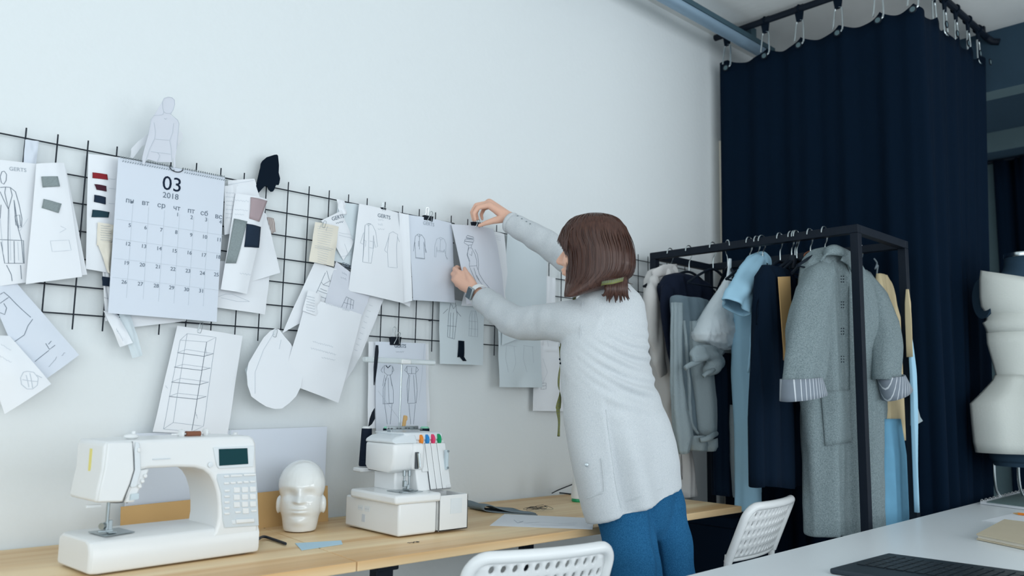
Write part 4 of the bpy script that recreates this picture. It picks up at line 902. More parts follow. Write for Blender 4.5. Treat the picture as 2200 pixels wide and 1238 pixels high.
for k in range(4):
    c = Vector((sx[k], yt, zt_))
    r = thing('thread_cone', lab[k], 'thread cone', c, 'thread cones on the overlocker')
    top = PY((785, 831, 873, 910)[k], (921, 921, 919, 921)[k], yt).z-zt_
    b = MB(); b.lathe([(0.0185, 0.002), (0.0195, 0.006), (0.0150, top), (0.012, top+0.001)], c, seg=24); b.build('thread', 'thread_dark', r)
    b = MB(); b.lathe([(0.0165, 0.0), (0.0165, 0.002)], c, seg=24); b.build('cone_foot', 'thread_white', r)
    b = MB(); b.lathe([(0.0135, top), (0.0140, top+0.003), (0.0105, top+0.006), (0.005, top+0.006)], c, seg=24); b.build('cone_core', 'mint' if k in (1, 3) else 'thread_white', r)
# things hung at the stand
b = MB(); q0 = PY(810, 742, yt-0.005); q1 = PY(806.5, 790, yt-0.005); q2 = PY(803.5, 828, yt-0.005)
for s in (-1, 1):
    d = Vector((s*0.0022, 0, 0)); b.tube([q0+d*0.3, q0+d-Vector((0, 0, 0.02)), q1+d*1.2, q2+d*(0.3 if s < 0 else 0.9)], [0.0036, 0.0040, 0.0032, 0.0008], 8)
o = b.build('tweezers', 'black_metal'); tag(o, 'black tweezers hanging from the thread arm of the overlocker', 'tweezers')
q = [PY(x, y, yt+0.03) for x, y in P2('792,917 795,900 800,886 805.5,877 806,900 799,912')]
b = MB(); b.prism(q, (0, 0.003, 0)); o = b.build('seam_ripper_blade', 'black_metal', smooth=False, bevel=0.0006); tag(o, 'black blade shaped tool standing behind the first thread cone', 'tool')
q = PY(869, 905, yt-0.018); b = MB(); b.box(q+Vector((0, 0, 0.0)), (0.010, 0.008, 0.034), Matrix.Rotation(0.15, 3, 'Y')); b.box(q+Vector((0.004, 0, 0.008)), (0.008, 0.010, 0.012)); b.box((q.x, q.y, (q.z-0.01+zt_)/2), (0.003, 0.003, q.z-0.01-zt_)); o = b.build('wooden_peg', 'kraft', smooth=False, bevel=0.002); tag(o, 'small wooden peg right of the silver pole of the overlocker', 'peg')

# ================================================================ white display head
HC = PZ(641, 1148, ZD); HC = Vector((HC.x+0.035, HC.y+0.055, ZD))
fd = Vector((-0.56, -0.83, 0)).normalized(); fr = Vector((-fd.y, fd.x, 0))   # face direction, its left
RH = Matrix((fr, -fd, Vector((0, 0, 1)))).transposed()
def hp(x, y, z): return HC+RH @ Vector((x, -y, z))   # x across, y forward, z up from the desk
Hh = PY(641, 990, HC.y).z-ZD; k = Hh/0.205
b = MB()
b.ellipsoid(hp(0, -0.006*k, 0.132*k), (0.069*k, 0.084*k, 0.073*k), RH, 36, 24); b.ellipsoid(hp(0, 0.002*k, 0.078*k), (0.062*k, 0.074*k, 0.080*k), RH, 36, 24)
b.loft([[hp(r*math.cos(q), (r+0.004)*math.sin(q)+0.006*k, h) for q in [2*PI*i/32 for i in range(32)]] for h, r in ((0.0, 0.047*k), (0.012*k, 0.050*k), (0.05*k, 0.056*k))])
for s in (-1, 1): b.ellipsoid(hp(s*0.066*k, -0.006*k, 0.072*k), (0.008*k, 0.017*k, 0.026*k), RH)
me = remesh(b, 'display_head', 0.0025, 12, 0.5, ('gloss_white',))
G = lambda v, c, w: math.exp(-((v-c)/w)**2)
for v in me.vertices:
    q = RH.transposed() @ (v.co-HC); x, y, z = q.x/k, -q.y/k, q.z/k
    f = max(0, min(1, (y-0.015)/0.035))
    zn = max(0, min(1, (0.128-z)/0.040))*(1 if z > 0.088 else max(0, 1-(0.088-z)/0.007))
    d = 0.023*zn*G(x, 0, 0.0075+0.006*zn)-0.010*G(abs(x), 0.027, 0.016)*G(z, 0.112, 0.015)+0.004*G(z, 0.130, 0.010)*G(abs(x), 0.02, 0.03)
    d += 0.0065*G(x, 0, 0.016)*(G(z, 0.0685, 0.0042)+0.9*G(z, 0.0585, 0.0048))-0.003*G(x, 0, 0.02)*G(z, 0.0635, 0.0022)-0.004*G(x, 0, 0.03)*G(z, 0.047, 0.006)+0.007*G(x, 0, 0.022)*G(z, 0.030, 0.011)
    v.co += fd*(d*f*k)
zmin = min(v.co.z for v in me.vertices); 
for v in me.vertices: v.co.z += ZD+0.0005-min(zmin, 9)
hd = link('display_head', me, None, True, angle=180); tag(hd, 'glossy white display head standing between the two machines', 'mannequin head')

# ================================================================ flat things on the desk
a, c = PY(280, 932, -0.012), PY(703, 917, -0.012)
b = MB(); n = 12
b.loft([[Vector((lerp(a.x, c.x, i/n), -0.014-0.004*math.sin(PI*i/n), ZD)), Vector((lerp(a.x, c.x, i/n), -0.010-0.004*math.sin(PI*i/n), ZD)), Vector((lerp(a.x, c.x, i/n), -0.007, lerp(a.z, c.z, i/n))), Vector((lerp(a.x, c.x, i/n), -0.011, lerp(a.z, c.z, i/n)))] for i in range(n+1)])
o = b.build('white_board', 'paper_blue', angle=30); tag(o, 'large pale board leaning on the wall behind the white head', 'board')
a, c = PY(262, 1090, -0.055), PY(704, 1044, -0.05)
b = MB(); b.loft([[Vector((lerp(a.x, c.x, i/n), -0.062-0.006*math.sin(4*PI*i/n), ZD)), Vector((lerp(a.x, c.x, i/n), -0.058-0.006*math.sin(4*PI*i/n), ZD)), Vector((lerp(a.x, c.x, i/n), -0.046, lerp(a.z, c.z, i/n))), Vector((lerp(a.x, c.x, i/n), -0.050, lerp(a.z, c.z, i/n)))] for i in range(n+1)])
o = b.build('kraft_card', 'kraft', angle=30); tag(o, 'brown kraft card standing low behind the sewing machine and white head', 'cardboard')
b = MB(); b.prism([PZ(x, y, ZD+0.0006) for x, y in P2('634,1168 733,1162 736,1170 648,1183')], (0, 0, 0.0008)); o = b.build('paper_slip', 'paper_sky', smooth=False); tag(o, 'light blue paper slip on the desk in front of the white head', 'paper slip')
b = MB(); b.prism([PZ(x, y, ZD+0.0006) for x, y in P2('1084,1105 1276,1114 1273,1138 1052,1130')], (0, 0, 0.0006)); b.mi = 1
for L_ in ([(1110, 1118), (1130, 1124), (1160, 1122), (1200, 1125), (1240, 1124)], [(1108, 1121), (1140, 1128), (1190, 1129), (1236, 1128)], [(1104, 1117), (1112, 1124), (1124, 1120)]):
    Q = [PZ(x, y, ZD+0.0018) for x, y in L_]; b.strip([(p-Vector((0, .0012, 0)), p+Vector((0, .0012, 0))) for p in Q])
o = b.build('fashion_sketch', ['paper', 'ink_pale'], smooth=False); tag(o, 'white sketch sheet lying flat on the desk beside the woman', 'drawing')
# felt piece folded over at one end
b = MB(); fa, fb = PZ(1048, 1102, ZD), PZ(1155, 1108, ZD); fw_ = PZ(1063, 1076, ZD)-PZ(1040, 1102, ZD)
ux = (fb-fa); rows = []
prof = [(1.0, 0.0015), (0.6, 0.0015), (0.25, 0.002), (0.02, 0.004), (-0.06, 0.007), (-0.08, 0.014), (-0.03, 0.021), (0.08, 0.022), (0.25, 0.014), (0.5, 0.007), (0.97, 0.0055)]
sp = smooth_path([(s, 0, h) for s, h in prof], 4)
for q in sp: rows.append([fa+ux*q.x+Vector((0.0, 0.13*j/8, 0))+Vector((0.02*j/8, 0, q.z+0.0015*math.sin(j))) for j in range(9)])
b.strip(rows); o = b.build('felt_piece', 'felt', solid=0.0025, angle=180); tag(o, 'grey felt piece folded over on the desk right of the overlocker', 'fabric')
b = MB(); r_ = random.Random(3); c = PZ(1158, 1096, ZD+0.004)
for k in range(3):
    pts = [c+Vector((r_.uniform(-.05, .05), r_.uniform(-.03, .03), r_.uniform(0, .012))) for _ in range(9)]; b.tube(smooth_path(pts, 5), 0.0005, 4)
o = b.build('loose_threads', 'wire'); tag(o, 'tangle of loose dark threads at the end of the grey felt', 'thread', kind='stuff')
b = MB(); r_ = random.Random(5); c = PZ(888, 1166, ZD+0.001)
pts = [c+Vector((0.035*t-0.017+r_.uniform(-.003, .003), r_.uniform(-.006, .006), 0.0005)) for t in [i/14 for i in range(15)]]; b.tube(smooth_path(pts, 4), 0.0006, 4)
o = b.build('loose_threads', 'wire'); tag(o, 'tiny tangle of dark thread in front of the overlocker', 'thread', kind='stuff')
b = MB(); pts = [PZ(1156, 1063, ZD+0.003), PZ(1180, 1058, ZD+0.003), PZ(1210, 1060, ZD+0.003), PZ(1260, 1066, ZD+0.003)]; b.tube(smooth_path(pts, 6), 0.0025, 8)
pts = [PZ(1186, 1060, ZD+0.006), PY(1200, 1053, -0.03), PY(1225, 1043, -0.012), PY(1260, 1030, -0.012)]; b.tube(smooth_path(pts, 6), 0.0022, 8)
o = b.build('power_cable', 'wire'); tag(o, 'black cable lying along the wall left of the woman', 'cable')
c = PZ(1243, 1078, ZD); b = None; r = thing('thread_cone', 'white thread cone with green base on the desk, half hidden by the cardigan', 'thread cone', c)
b = MB(); b.lathe([(0.026, 0.012), (0.028, 0.018), (0.018, 0.105), (0.012, 0.107)], c, seg=24); b.build('thread', 'thread_white', r)
b = MB(); b.lathe([(0.024, 0.0), (0.026, 0.004), (0.024, 0.012)], c, seg=24); b.build('cone_core', 'green', r)

# ================================================================ things on the white table
root = thing('keyboard_laptop', 'dark laptop keyboard deck at the bottom right corner of the photo', 'laptop', (1.65, -1.45, ZW))
A, B_ = PZ(1782, 1222, ZW+0.012), PZ(1908, 1189, ZW+0.012); C_ = PZ(2200, 1228, ZW+0.012)
ex = (A-B_); ey = (C_-B_).normalized(); wl = 0.36
b = MB(); b.prism([B_-Vector((0, 0, .0115)), B_+ex-Vector((0, 0, .0115)), B_+ex+ey*wl-Vector((0, 0, .0115)), B_+ey*wl-Vector((0, 0, .0115))], (0, 0, 0.0125)); b.build('keyboard_deck', 'laptop', root, smooth=False, bevel=0.004, bseg=3)
exn = ex.normalized(); nL = 5
for j in range(nL):
    for i in range(15):
        o_ = B_+exn*(0.042+j*0.036)+ey*(0.020+0.0215*i); b = MB(); b.prism([o_+Vector((0, 0, .0012)), o_+exn*0.031+Vector((0, 0, .0012)), o_+exn*0.031+ey*0.018+Vector((0, 0, .0012)), o_+ey*0.018+Vector((0, 0, .0012))], (0, 0, 0.0022)); b.build('key', 'key', root, smooth=False, bevel=0.001, bseg=1)
def slab(name, px, z0, h, mt, label, cat, **k):
    b = MB(); b.prism([PZ(x, y, z0) for x, y in px], (0, 0, h)); o = b.build(name, mt, smooth=False, bevel=k.pop('bevel', 0.002)); tag(o, label, cat); return o
nb_ = thing('notebook', 'beige notebook lying on the white table', 'notebook', PZ(2170, 1150, ZW))
q = [PZ(x, y, ZW+0.001) for x, y in P2('2098,1160 2158,1127 2260,1140 2240,1190')]
b = MB(); b.prism(q, (0, 0, 0.004)); b.prism([p+Vector((0, 0, 0.013)) for p in q], (0, 0, 0.004)); b.build('cover', 'notebook', nb_, smooth=False, bevel=0.001)
cc = sum(q, Vector())/4; b = MB(); b.prism([cc+(p-cc)*0.965+Vector((0, 0, 0.004)) for p in q], (0, 0, 0.009)); b.build('pages', 'paper_cream', nb_, smooth=False)
slab('paper_sheet', P2('2110,1119 2188,1101 2290,1112 2230,1134'), ZW+0.0003, 0.0006, 'paper', 'white paper sheet lying behind the beige notebook on the table', 'paper', bevel=0)
sk_ = thing('sketchbook', 'spiral sketchbook with dark green cover at the right edge of the table', 'sketchbook', PZ(2170, 1078, ZW))
q = [PZ(x, y, ZW+0.001) for x, y in P2('2106,1083 2215,1055 2330,1072 2250,1102')]
b = MB(); b.prism(q, (0, 0, 0.010)); b.build('pages', 'paper', sk_, smooth=False, bevel=0.001)
b = MB(); b.prism([p+Vector((0, 0, 0.0105))+(q[2]-q[1])*0.12*(1 if i < 2 else 0) for i, p in enumerate(q)], (0, 0, 0.003)); b.build('cover', 'sketch_cover', sk_, smooth=False, bevel=0.001)
b = MB(); d = q[1]-q[0]
for i in range(14):
    c = q[0]+d*((i+.5)/14)+Vector((0, 0, 0.006)); n_ = (q[2]-q[1]).normalized()
    b.tube([c+n_*(0.009*math.cos(a))+Vector((0, 0, 0.009*math.sin(a))) for a in [2*PI*k/10 for k in range(10)]], 0.0016, 6, closed=True)
b.build('spiral_binding', 'white_plastic', sk_)
pn = thing('pencil', 'orange pencil lying in front of the sketchbook', 'pencil', PZ(2185, 1105, ZW+0.004))
a, c = PZ(2176, 1103, ZW+0.005), PZ(2330, 1120, ZW+0.005); dd = (c-a).normalized()
b = MB(); b.tube([a+dd*0.018, c], 0.0045, 6); b.build('barrel', 'orange', pn, smooth=False)
b = MB(); b.tube([a, a+dd*0.018], [0.0008, 0.0045], 8); b.build('tip', 'kraft', pn)
# ================================================================ ceiling lamp, curtain
lam = thing('ceiling_light', 'long grey linear ceiling light above the wall, ending at the curtain', 'ceiling light', (2.9, -0.2, 2.95))
la, lb = PZ(1655, 122, 2.90), PZ(1460, 0, 2.90); d = (lb-la).normalized(); d = Vector((-1, 0, 0)); yl = -0.165
x1 = la.x; prof = [(-0.030, 2.935), (-0.030, 2.905), (-0.024, 2.890), (-0.010, 2.883), (0.010, 2.883), (0.024, 2.890), (0.030, 2.905), (0.030, 2.935)]
def lring(x, k=1.0): return [Vector((x, yl+y*k, 2.935+(z-2.935)*k)) for y, z in prof]
b = MB(); b.loft([lring(x1-0.012), lring(1.6)]); b.build('diffuser', 'alu', lam, angle=50)
b = MB(); b.loft([lring(x1, 1.06), lring(x1-0.012, 1.06)]); b.build('end_cap', 'pale_plastic', lam, angle=50)
for s in (-1, 1): b = MB(); b.box(((x1+1.6)/2, yl+s*0.033, 2.925), (x1-1.6, 0.007, 0.024)); b.build('side_rail', 'alu_dark', lam, smooth=False)
for x in (1.8, 2.5, 3.1): b = MB(); b.box((x, yl, 2.967), (0.05, 0.03, 0.066)); b.build('ceiling_bracket', 'alu_dark', lam, smooth=False)

XCU, YCU = 3.0, -0.985
rail = thing('curtain_rail', 'black tube rail hanging under the ceiling above the black curtain', 'curtain rail', (3.0, -0.6, 2.98))
b = MB(); b.tube([(XCU, -0.02, 2.962), (XCU, YCU+0.03, 2.962), (XCU+0.03, YCU, 2.962), (3.93, YCU, 2.962)], 0.016, 10); b.build('tube', 'black_metal', rail)
for x, y in ((XCU, -0.12), (XCU, -0.95), (3.88, YCU)): b = MB(); b.box((x, y, 2.985), (0.02, 0.02, 0.03)); b.build('ceiling_bracket', 'black_metal', rail, smooth=False)
b = MB(); b.tube([(3.93, YCU, 2.962), (3.95, YCU-0.02, 2.94), (3.955, YCU-0.05, 2.93)], 0.016, 10); b.build('bent_end', 'black_metal', rail)
# hooks: (place along the rail) with a strap, a split hook of bent wire
hk = [('a', -0.09), ('a', -0.30), ('a', -0.475), ('a', -0.66), ('a', -0.84), ('a', -0.985), ('b', 3.23), ('b', 3.36), ('b', 3.50), ('b', 3.66), ('b', 3.80)]
hl = ['at the wall end of the curtain', 'second from the wall', 'third from the wall', 'fourth from the wall', 'fifth from the wall, topmost in the photo', 'sixth from the wall at the curtain corner',
      'first past the curtain corner', 'second past the curtain corner', 'third past the curtain corner', 'fourth past the curtain corner', 'at the far right end of the curtain rail']
path_s = []
ZTOP = 2.815
for (seg, v), l in zip(hk, hl):
    along = Vector((0, 1, 0)) if seg == 'a' else Vector((1, 0, 0)); out = Vector((-1, 0, 0)) if seg == 'a' else Vector((0, -1, 0))
    p = Vector((XCU, v, 2.962)) if seg == 'a' else Vector((v, YCU, 2.962))
    r = thing('curtain_hook', 'silver curtain hook with black strap, '+l, 'curtain hook', p-Vector((0, 0, 0.06)), 'curtain hooks on the rail')
    b = MB(); b.tube([p+out*(0.019*math.cos(a))+Vector((0, 0, 0.019*math.sin(a))) for a in [2*PI*k/12 for k in range(12)]], 0.004, 8, closed=True, flat=1)
    b.loft([[p+along*(s*w)+out*(t*0.004)+Vector((0, 0, z)) for s, t in ((-1, -1), (1, -1), (1, 1), (-1, 1))] for z, w in ((0.018, 0.022), (-0.02, 0.020), (-0.060, 0.014), (-0.062, 0.014))]); b.build('strap', 'black_card', r, smooth=False)
    b = MB(); q = p+Vector((0, 0, -0.052)); e = Vector((0, 0, 1))
    pts = [q-along*0.004-e*0.004, q-along*0.016-e*0.012, q-along*0.018-e*0.05, q-along*0.017-e*0.105, q-along*0.008-e*0.122+out*0.004, q+along*0.008-e*0.124+out*0.006]
    b.tube(smooth_path(pts, 5), 0.0042, 8); b.build('hook', 'chrome', r)
    b = MB(); pts = [q+along*0.004-e*0.004, q+along*0.015-e*0.014, q+along*0.020-e*0.05, q+along*0.027-e*0.10]; b.tube(smooth_path(pts, 5), 0.0040, 8); b.build('gate', 'chrome', r)
def cpath(s):
    """run of the curtain: from the wall towards the room, round the corner, then along X"""
    L1 = 0.90; R = 0.06
    if s < L1: return Vector((XCU, -0.04-s, 0)), Vector((-1, 0, 0))
    if s < L1+R*PI/2: a = (s-L1)/R; return Vector((XCU+R*(1-math.cos(a)), -0.04-L1-R*math.sin(a), 0)), Vector((-math.cos(a), -math.sin(a), 0))
    q = s-L1-R*PI/2; return Vector((XCU+R+q, -0.04-L1-R, 0)), Vector((0, -1, 0))
SL = 0.90+0.06*PI/2+0.83
hs = [(-0.04-v) if g == 'a' else 0.90+0.06*PI/2+(v-XCU-0.06) for g, v in hk]
def ctop(s):
    z = 0
    for a, c in zip(hs, hs[1:]):
        if a <= s <= c: z = math.sin(PI*(s-a)/(c-a))**0.8
    return ZTOP+0.012-0.036*z
b = MB(); ns, nz = 260, 40; rows = []
for j in range(nz+1):
    t = j/nz; row = []
    for i in range(ns+1):
        s = SL*i/ns; s_ = s; s = s if s < 1.0 else 1.0+(s-1.0)*(1-0.52*t); p, n = cpath(s); s = s_; a = 0.006+0.010*min(1, t*1.5)
        f = fold_c(s, t) if False else a*(math.sin(s*33+0.6*math.sin(s*7))+0.5*math.sin(s*71+2*t)+0.4*math.sin(s*14+3*t))
        z = lerp(ctop(s), 0.04, t); row.append(Vector((p.x, p.y, z))+n*(f-0.012))
    rows.append(row)
b.strip(rows); cu = b.build('curtain', 'curtain_cloth', solid=0.004, angle=180); tag(cu, 'black floor length curtain hanging on hooks in the room corner', 'curtain')
for (seg, v) in hk:
    out = Vector((-1, 0, 0)) if seg == 'a' else Vector((0, -1, 0)); p = Vector((XCU, v, ZTOP-0.035)) if seg == 'a' else Vector((v, YCU-0.03, ZTOP-0.035))
    b = MB(); p = p+out*0.018; x = Vector((0, 0, 1)); y = out.cross(x)
    b.tube([p+x*(0.014*math.cos(a))+y*(0.014*math.sin(a)) for a in [2*PI*k/16 for k in range(16)]], 0.003, 8, closed=True); e = b.build('eyelet', 'black_metal', cu)
    b = MB(); b.lathe([(0.0125, 0), (0.0125, 0.0012)], p, axis=out, seg=16); b.build('eyelet_hole', 'grey_tone', cu)

# second dark curtain and pale pier far behind, at the right edge of the photo
b = MB(); rows = []
for j in range(13): rows.append([Vector((5.72-0.03*math.sin(k*0.9)-0.02*math.sin(k*2.1), -0.47-1.2*k/60, lerp(2.80, 0.05, j/12))) for k in range(61)])
b.strip(rows); o = b.build('curtain', 'curtain_cloth', solid=0.004, angle=180); tag(o, 'dark curtain far behind the dress form at the right edge', 'curtain')
b = MB(); b.tube([(5.72, -0.40, 2.803), (5.72, -1.8, 2.803)], 0.012, 8); r = b.build('curtain_rail', 'black_metal'); tag(r, 'thin rail above the dark curtain far behind the dress form', 'curtain rail')
b = MB(); b.box((5.85, -0.28, 1.4), (0.16, 0.36, 2.80)); struct('trim_4', b, 'grey_tone', smooth=False)
b = MB(); b.box((3.09, -0.012, 1.35), (0.02, 0.06, 2.2)); struct('trim_5', b, 'paper_cream', smooth=False)

# ================================================================ clothes rack
rk = thing('clothes_rack', 'black square tube clothes rack full of hanging garments', 'clothes rack', (2.61, -0.53, 0))
XA, XB, YA, YB, ZR = 2.40, 2.815, -0.085, -0.967, 1.757
def bar(p, q, w, name):
    p = Vector(p); q = Vector(q); b = MB(); c = (p+q)/2; s = q-p; b.box(c, (max(abs(s.x), w), max(abs(s.y), w), max(abs(s.z), w))); b.build(name, 'black_metal', rk, smooth=False, bevel=0.002)
W = 0.03
for x, n in ((XA, 'hanging_rail'), (XB, 'hanging_rail')): bar((x, YA+W/2, ZR), (x, YB-W/2, ZR), W, n)
for y in (YA, YB): bar((XA+W/2, y, ZR), (XB-W/2, y, ZR), W, 'cross_bar')
for x in (XA, XB):
    for y in (YA, YB): bar((x, y, 0.0), (x, y, ZR-W/2), W, 'post')
for x in (XA, XB): bar((x, YA-W/2, 0.10), (x, YB+W/2, 0.10), W, 'foot_bar')
for y in (YA, YB): bar((XA+W/2, y, 0.16), (XB-W/2, y, 0.16), W, 'foot_bar')

def hanger(y, label, x=XA, width=0.40, mt='black_metal', drop=0.085, tilt=0.0, group='hangers on the clothes rack', turn=0.0, cat='hanger'):
    """hook over the rail, sloping shoulders, bottom bar; spans X"""
    c = Vector((x, y, ZR)); r = thing('clothes_hanger', label, cat, c, group); ax = Vector((math.cos(turn), math.sin(turn), 0)); e = Vector((0, 0, 1))
    b = MB(); pts = []
    rr = 0.024
    for k in range(11): a = math.radians(200-200*k/10-15); pts.append(c+ax*(rr*math.cos(a))*1+e*(rr*math.sin(a)+0.002))
    pts += [c+ax*0.018-e*0.02, c+ax*0.002-e*0.042, c-e*0.055, c-e*drop]
    b.tube(pts, 0.0022, 8); b.build('hook', 'chrome', r)
    b = MB(); n = c-e*drop; w = width/2
    pts = [n-ax*w-e*(0.075+tilt*w), n-ax*(w*.5)-e*(0.03+tilt*w*.5), n, n+ax*(w*.5)-e*(0.03-tilt*w*.5), n+ax*w-e*(0.075-tilt*w)]
    b.tube(smooth_path(pts, 5), [0.0055]*21, 8); b.build('shoulder_bar', mt, r)
    b = MB(); b.tube([n-ax*w-e*(0.075+tilt*w), n+ax*w-e*(0.075-tilt*w)], 0.0035, 8); b.build('lower_bar', mt, r)
    return r
FOLD = lambda ph, k, t: math.sin(k*ph+2.0*t)
def tube_cloth(rows, y, nph=64, folds=(7, 0.008), seed=0, M=None, flare=None):
    """closed cloth volume hanging down: rows = (xl, xr, z, half depth) in world X at plane y"""
    R = []
    for i, (xl, xr, z, hd) in enumerate(rows):
        ring = []; cx, w = (xl+xr)/2, (xr-xl)/2; t = i/max(1, len(rows)-1)
        for k in range(nph):
            ph = 2*PI*k/nph; cs, sn = math.cos(ph), math.sin(ph)
            X = cx+w*math.copysign(abs(cs)**0.8, cs); Y = hd*math.copysign(abs(sn)**0.8, sn)
            am = folds[1]*min(1, 0.15+t*1.3)
            Y += am*(math.sin(folds[0]*X*12+seed*1.7+1.2*t)+0.6*math.sin(folds[0]*X*27+seed+2*t))*(1 if sn < 0 else -0.6)
            ring.append(Vector((X, y+Y, z+0.012*math.sin(X*23+seed)*max(0, t-0.8)*3)))
        R.append(ring)
    return R
def rows_px(tab, y, n=26):
    """tab = (px_left, px_right, py, half depth): silhouette of a hung thing in its own plane"""
    out = []
    T_ = [(PY(a, p, y), PY(c, p, y), h) for a, c, p, h in tab]
    keys = [(i, (a.x, c.x, (a.z+c.z)/2, h)) for i, (a, c, h) in enumerate(T_)]
    for k in range(n):
        u = (len(tab)-1)*k/(n-1); i = min(int(u), len(tab)-2); f = u-i
        A, B = keys[i][1], keys[i+1][1]; out.append(tuple(lerp(p, q, f) for p, q in zip(A, B)))
    return out
def cloth(name, tab, y, mt, parent=None, label=None, cat=None, folds=(7, 0.008), seed=0, n=26):
    b = MB(); b.loft(tube_cloth(rows_px(tab, y, n), y, folds=folds, seed=seed)); o = b.build(name, mt, parent, angle=180)
    if label: tag(o, label, cat)
    return o
def limb(name, pts, r, mt, parent, flat=0.42, seg=20, wr=0.004, seed=0):
    P = smooth_path(pts, 7); n = len(P); rs = [interp([(i/(len(r)-1), v) for i, v in enumerate(r)], k/(n-1)) for k in range(n)]
    b = MB(); b.tube(P, rs, seg, flat=flat, up=(0, 1, 0))
    for i, v in enumerate(b.v):
        v += Vector((noise.noise(v*30), 0, noise.noise(v*30+Vector((9, 0, 0)))))*wr*0.8
        v += Vector((noise.noise(v*14+Vector((seed, 0, 0))), noise.noise(v*14+Vector((0, seed, 5))), 0))*wr*2
    return b.build(name, mt, parent, angle=180)

def garment(name, mt, parent, bodies, limbs, seed=0, voxel=0.0065, fold=0.006, label=None, cat=None):
    b = MB()
    for tab, y, folds in bodies: b.loft(tube_cloth(rows_px(tab, y, 30), y, folds=folds, seed=seed))
    for pts, r, fl in limbs:
        P = smooth_path(pts, 8); n = len(P); rs = [interp([(i/(len(r)-1), v) for i, v in enumerate(r)], k/(n-1)) for k in range(n)]
        b.tube(P, rs, 22, flat=fl, up=(0, 1, 0))
    me = remesh(b, name, voxel, 5, 0.5, (mt,))
    sv = Vector((seed*3.7, seed*1.3, 0))
    def fn(co, no):
        out = []
        for c in co:
            q = Vector(c)+sv; w = noise.noise(Vector((q.x*6, q.y*6, q.z*1.6)))
            out.append(fold*(noise.noise(Vector((q.x*17+w*2, q.y*17, q.z*2.6)))+0.5*math.sin(q.x*44+q.y*60+6*w+q.z*3)+0.5*noise.noise(q*13)))
        return out
    displace(me, fn); o = link(name, me, parent, True, angle=180)
    if label: tag(o, label, cat)
    return o
def open_loft(name, st, y, mt, parent, solid=0.004, nph=36, fold=0.005, seed=0, sub=4):
    """open cloth tube: stations of left point, right point, half depth, offset from plane y"""
    b = MB(); R = []; m_ = len(st)-1
    for k in range(m_*sub+1):
        u = k/sub; i = min(int(u), m_-1); f = u-i; A, B = st[i], st[i+1]
        q = [lerp(p_, r_, f) for p_, r_ in zip(A, B)]
        l = PY(q[0], q[1], y+q[5]); r = PY(q[2], q[3], y+q[5]); c = (l+r)/2; e = (r-l)/2; ring = []
        for i2 in range(nph):
            a = 2*PI*i2/nph; p_ = c+e*math.cos(a)+Vector((0, 1, 0))*(q[4]*math.sin(a)); o_ = p_-c; o_.z = 0
            h = fold*(noise.noise(Vector((p_.x*20+seed, p_.y*20, p_.z*5)))+0.5*math.sin(a*5+u*0.7+seed)+0.6*noise.noise(p_*14+Vector((seed, 0, 0))))
            ring.append(p_+(o_.normalized()*h if o_.length > 1e-6 else Vector()))
        R.append(ring)
    b.loft(R, cap=False); return b.build(name, mt, parent, solid=solid, angle=180)
# cream jacket on the first hanger
hanger(-0.168, 'hanger with chrome hook holding the cream jacket', turn=0.06)
hanger(-0.262, 'black hanger with bare right arm holding the dark navy blouse', turn=0.0, width=0.42)
g = thing('cream_jacket', 'cream jacket hanging first on the rack next to the woman', 'jacket', (2.40, -0.18, 1.70))
y = -0.185
garment('body', 'cloth_cream', g, [([(1436, 1452, 571, 0.012), (1402, 1448, 584, 0.045), (1394, 1446, 605, 0.050), (1394, 1444, 700, 0.052), (1412, 1446, 800, 0.054), (1425, 1452, 900, 0.054), (1445, 1476, 1040, 0.05), (1450, 1478, 1068, 0.05)], y, (6, 0.014))],
    [([PY(1412, 596, y-0.02), PY(1404, 640, y-0.05), PY(1408, 720, y-0.06), PY(1424, 808, y-0.05)], (0.030, 0.050, 0.046, 0.032), 0.5)], seed=1, fold=0.009)
limb('collar', [PY(1402, 590, y-0.02), PY(1424, 582, y-0.035), PY(1452, 573, y)], (0.016, 0.024, 0.012), 'cloth_cream', g, seed=3)
g = thing('navy_blouse', 'dark navy blouse hanging second on the rack behind the cream jacket', 'blouse', (2.42, -0.25, 1.65))
y = -0.275
garment('body', 'cloth_navy', g, [([(1452, 1478, 589, 0.02), (1432, 1505, 598, 0.045), (1420, 1520, 620, 0.055), (1420, 1532, 655, 0.06), (1440, 1530, 700, 0.06), (1452, 1515, 745, 0.05), (1458, 1505, 770, 0.04)], y, (5, 0.014))],
    [([PY(1434, 616, y-0.03), PY(1434, 680, y-0.05), PY(1446, 760, y-0.04), PY(1450, 800, y-0.03)], (0.03, 0.03, 0.026, 0.02), 0.6)], seed=4, fold=0.010)
# grey fleece with rolled cuffs
g = thing('fleece_jacket', 'grey fleece jacket turned inside out with thick rolled edges', 'jacket', (2.46, -0.33, 1.4))
y = -0.378
hanger(y, 'hanger of the grey fleece jacket on the rack', turn=0.0, width=0.36)
garment('body', 'cloth_fleece_in', g, [([(1450, 1518, 640, 0.035), (1452, 1526, 700, 0.045), (1456, 1524, 780, 0.048), (1460, 1520, 860, 0.048), (1468, 1524, 930, 0.045), (1474, 1522, 955, 0.035)], y, (5, 0.014))], [], seed=6, fold=0.009)
open_loft('front_edge', [(1444, 650, 1462, 652, 0.014, -0.04), (1444, 720, 1460, 720, 0.016, -0.05), (1446, 800, 1464, 800, 0.016, -0.055), (1448, 880, 1472, 880, 0.020, -0.055), (1456, 940, 1482, 936, 0.026, -0.05), (1462, 976, 1476, 972, 0.016, -0.05)], y, 'cloth_fleece', g, seed=7, fold=0.006)
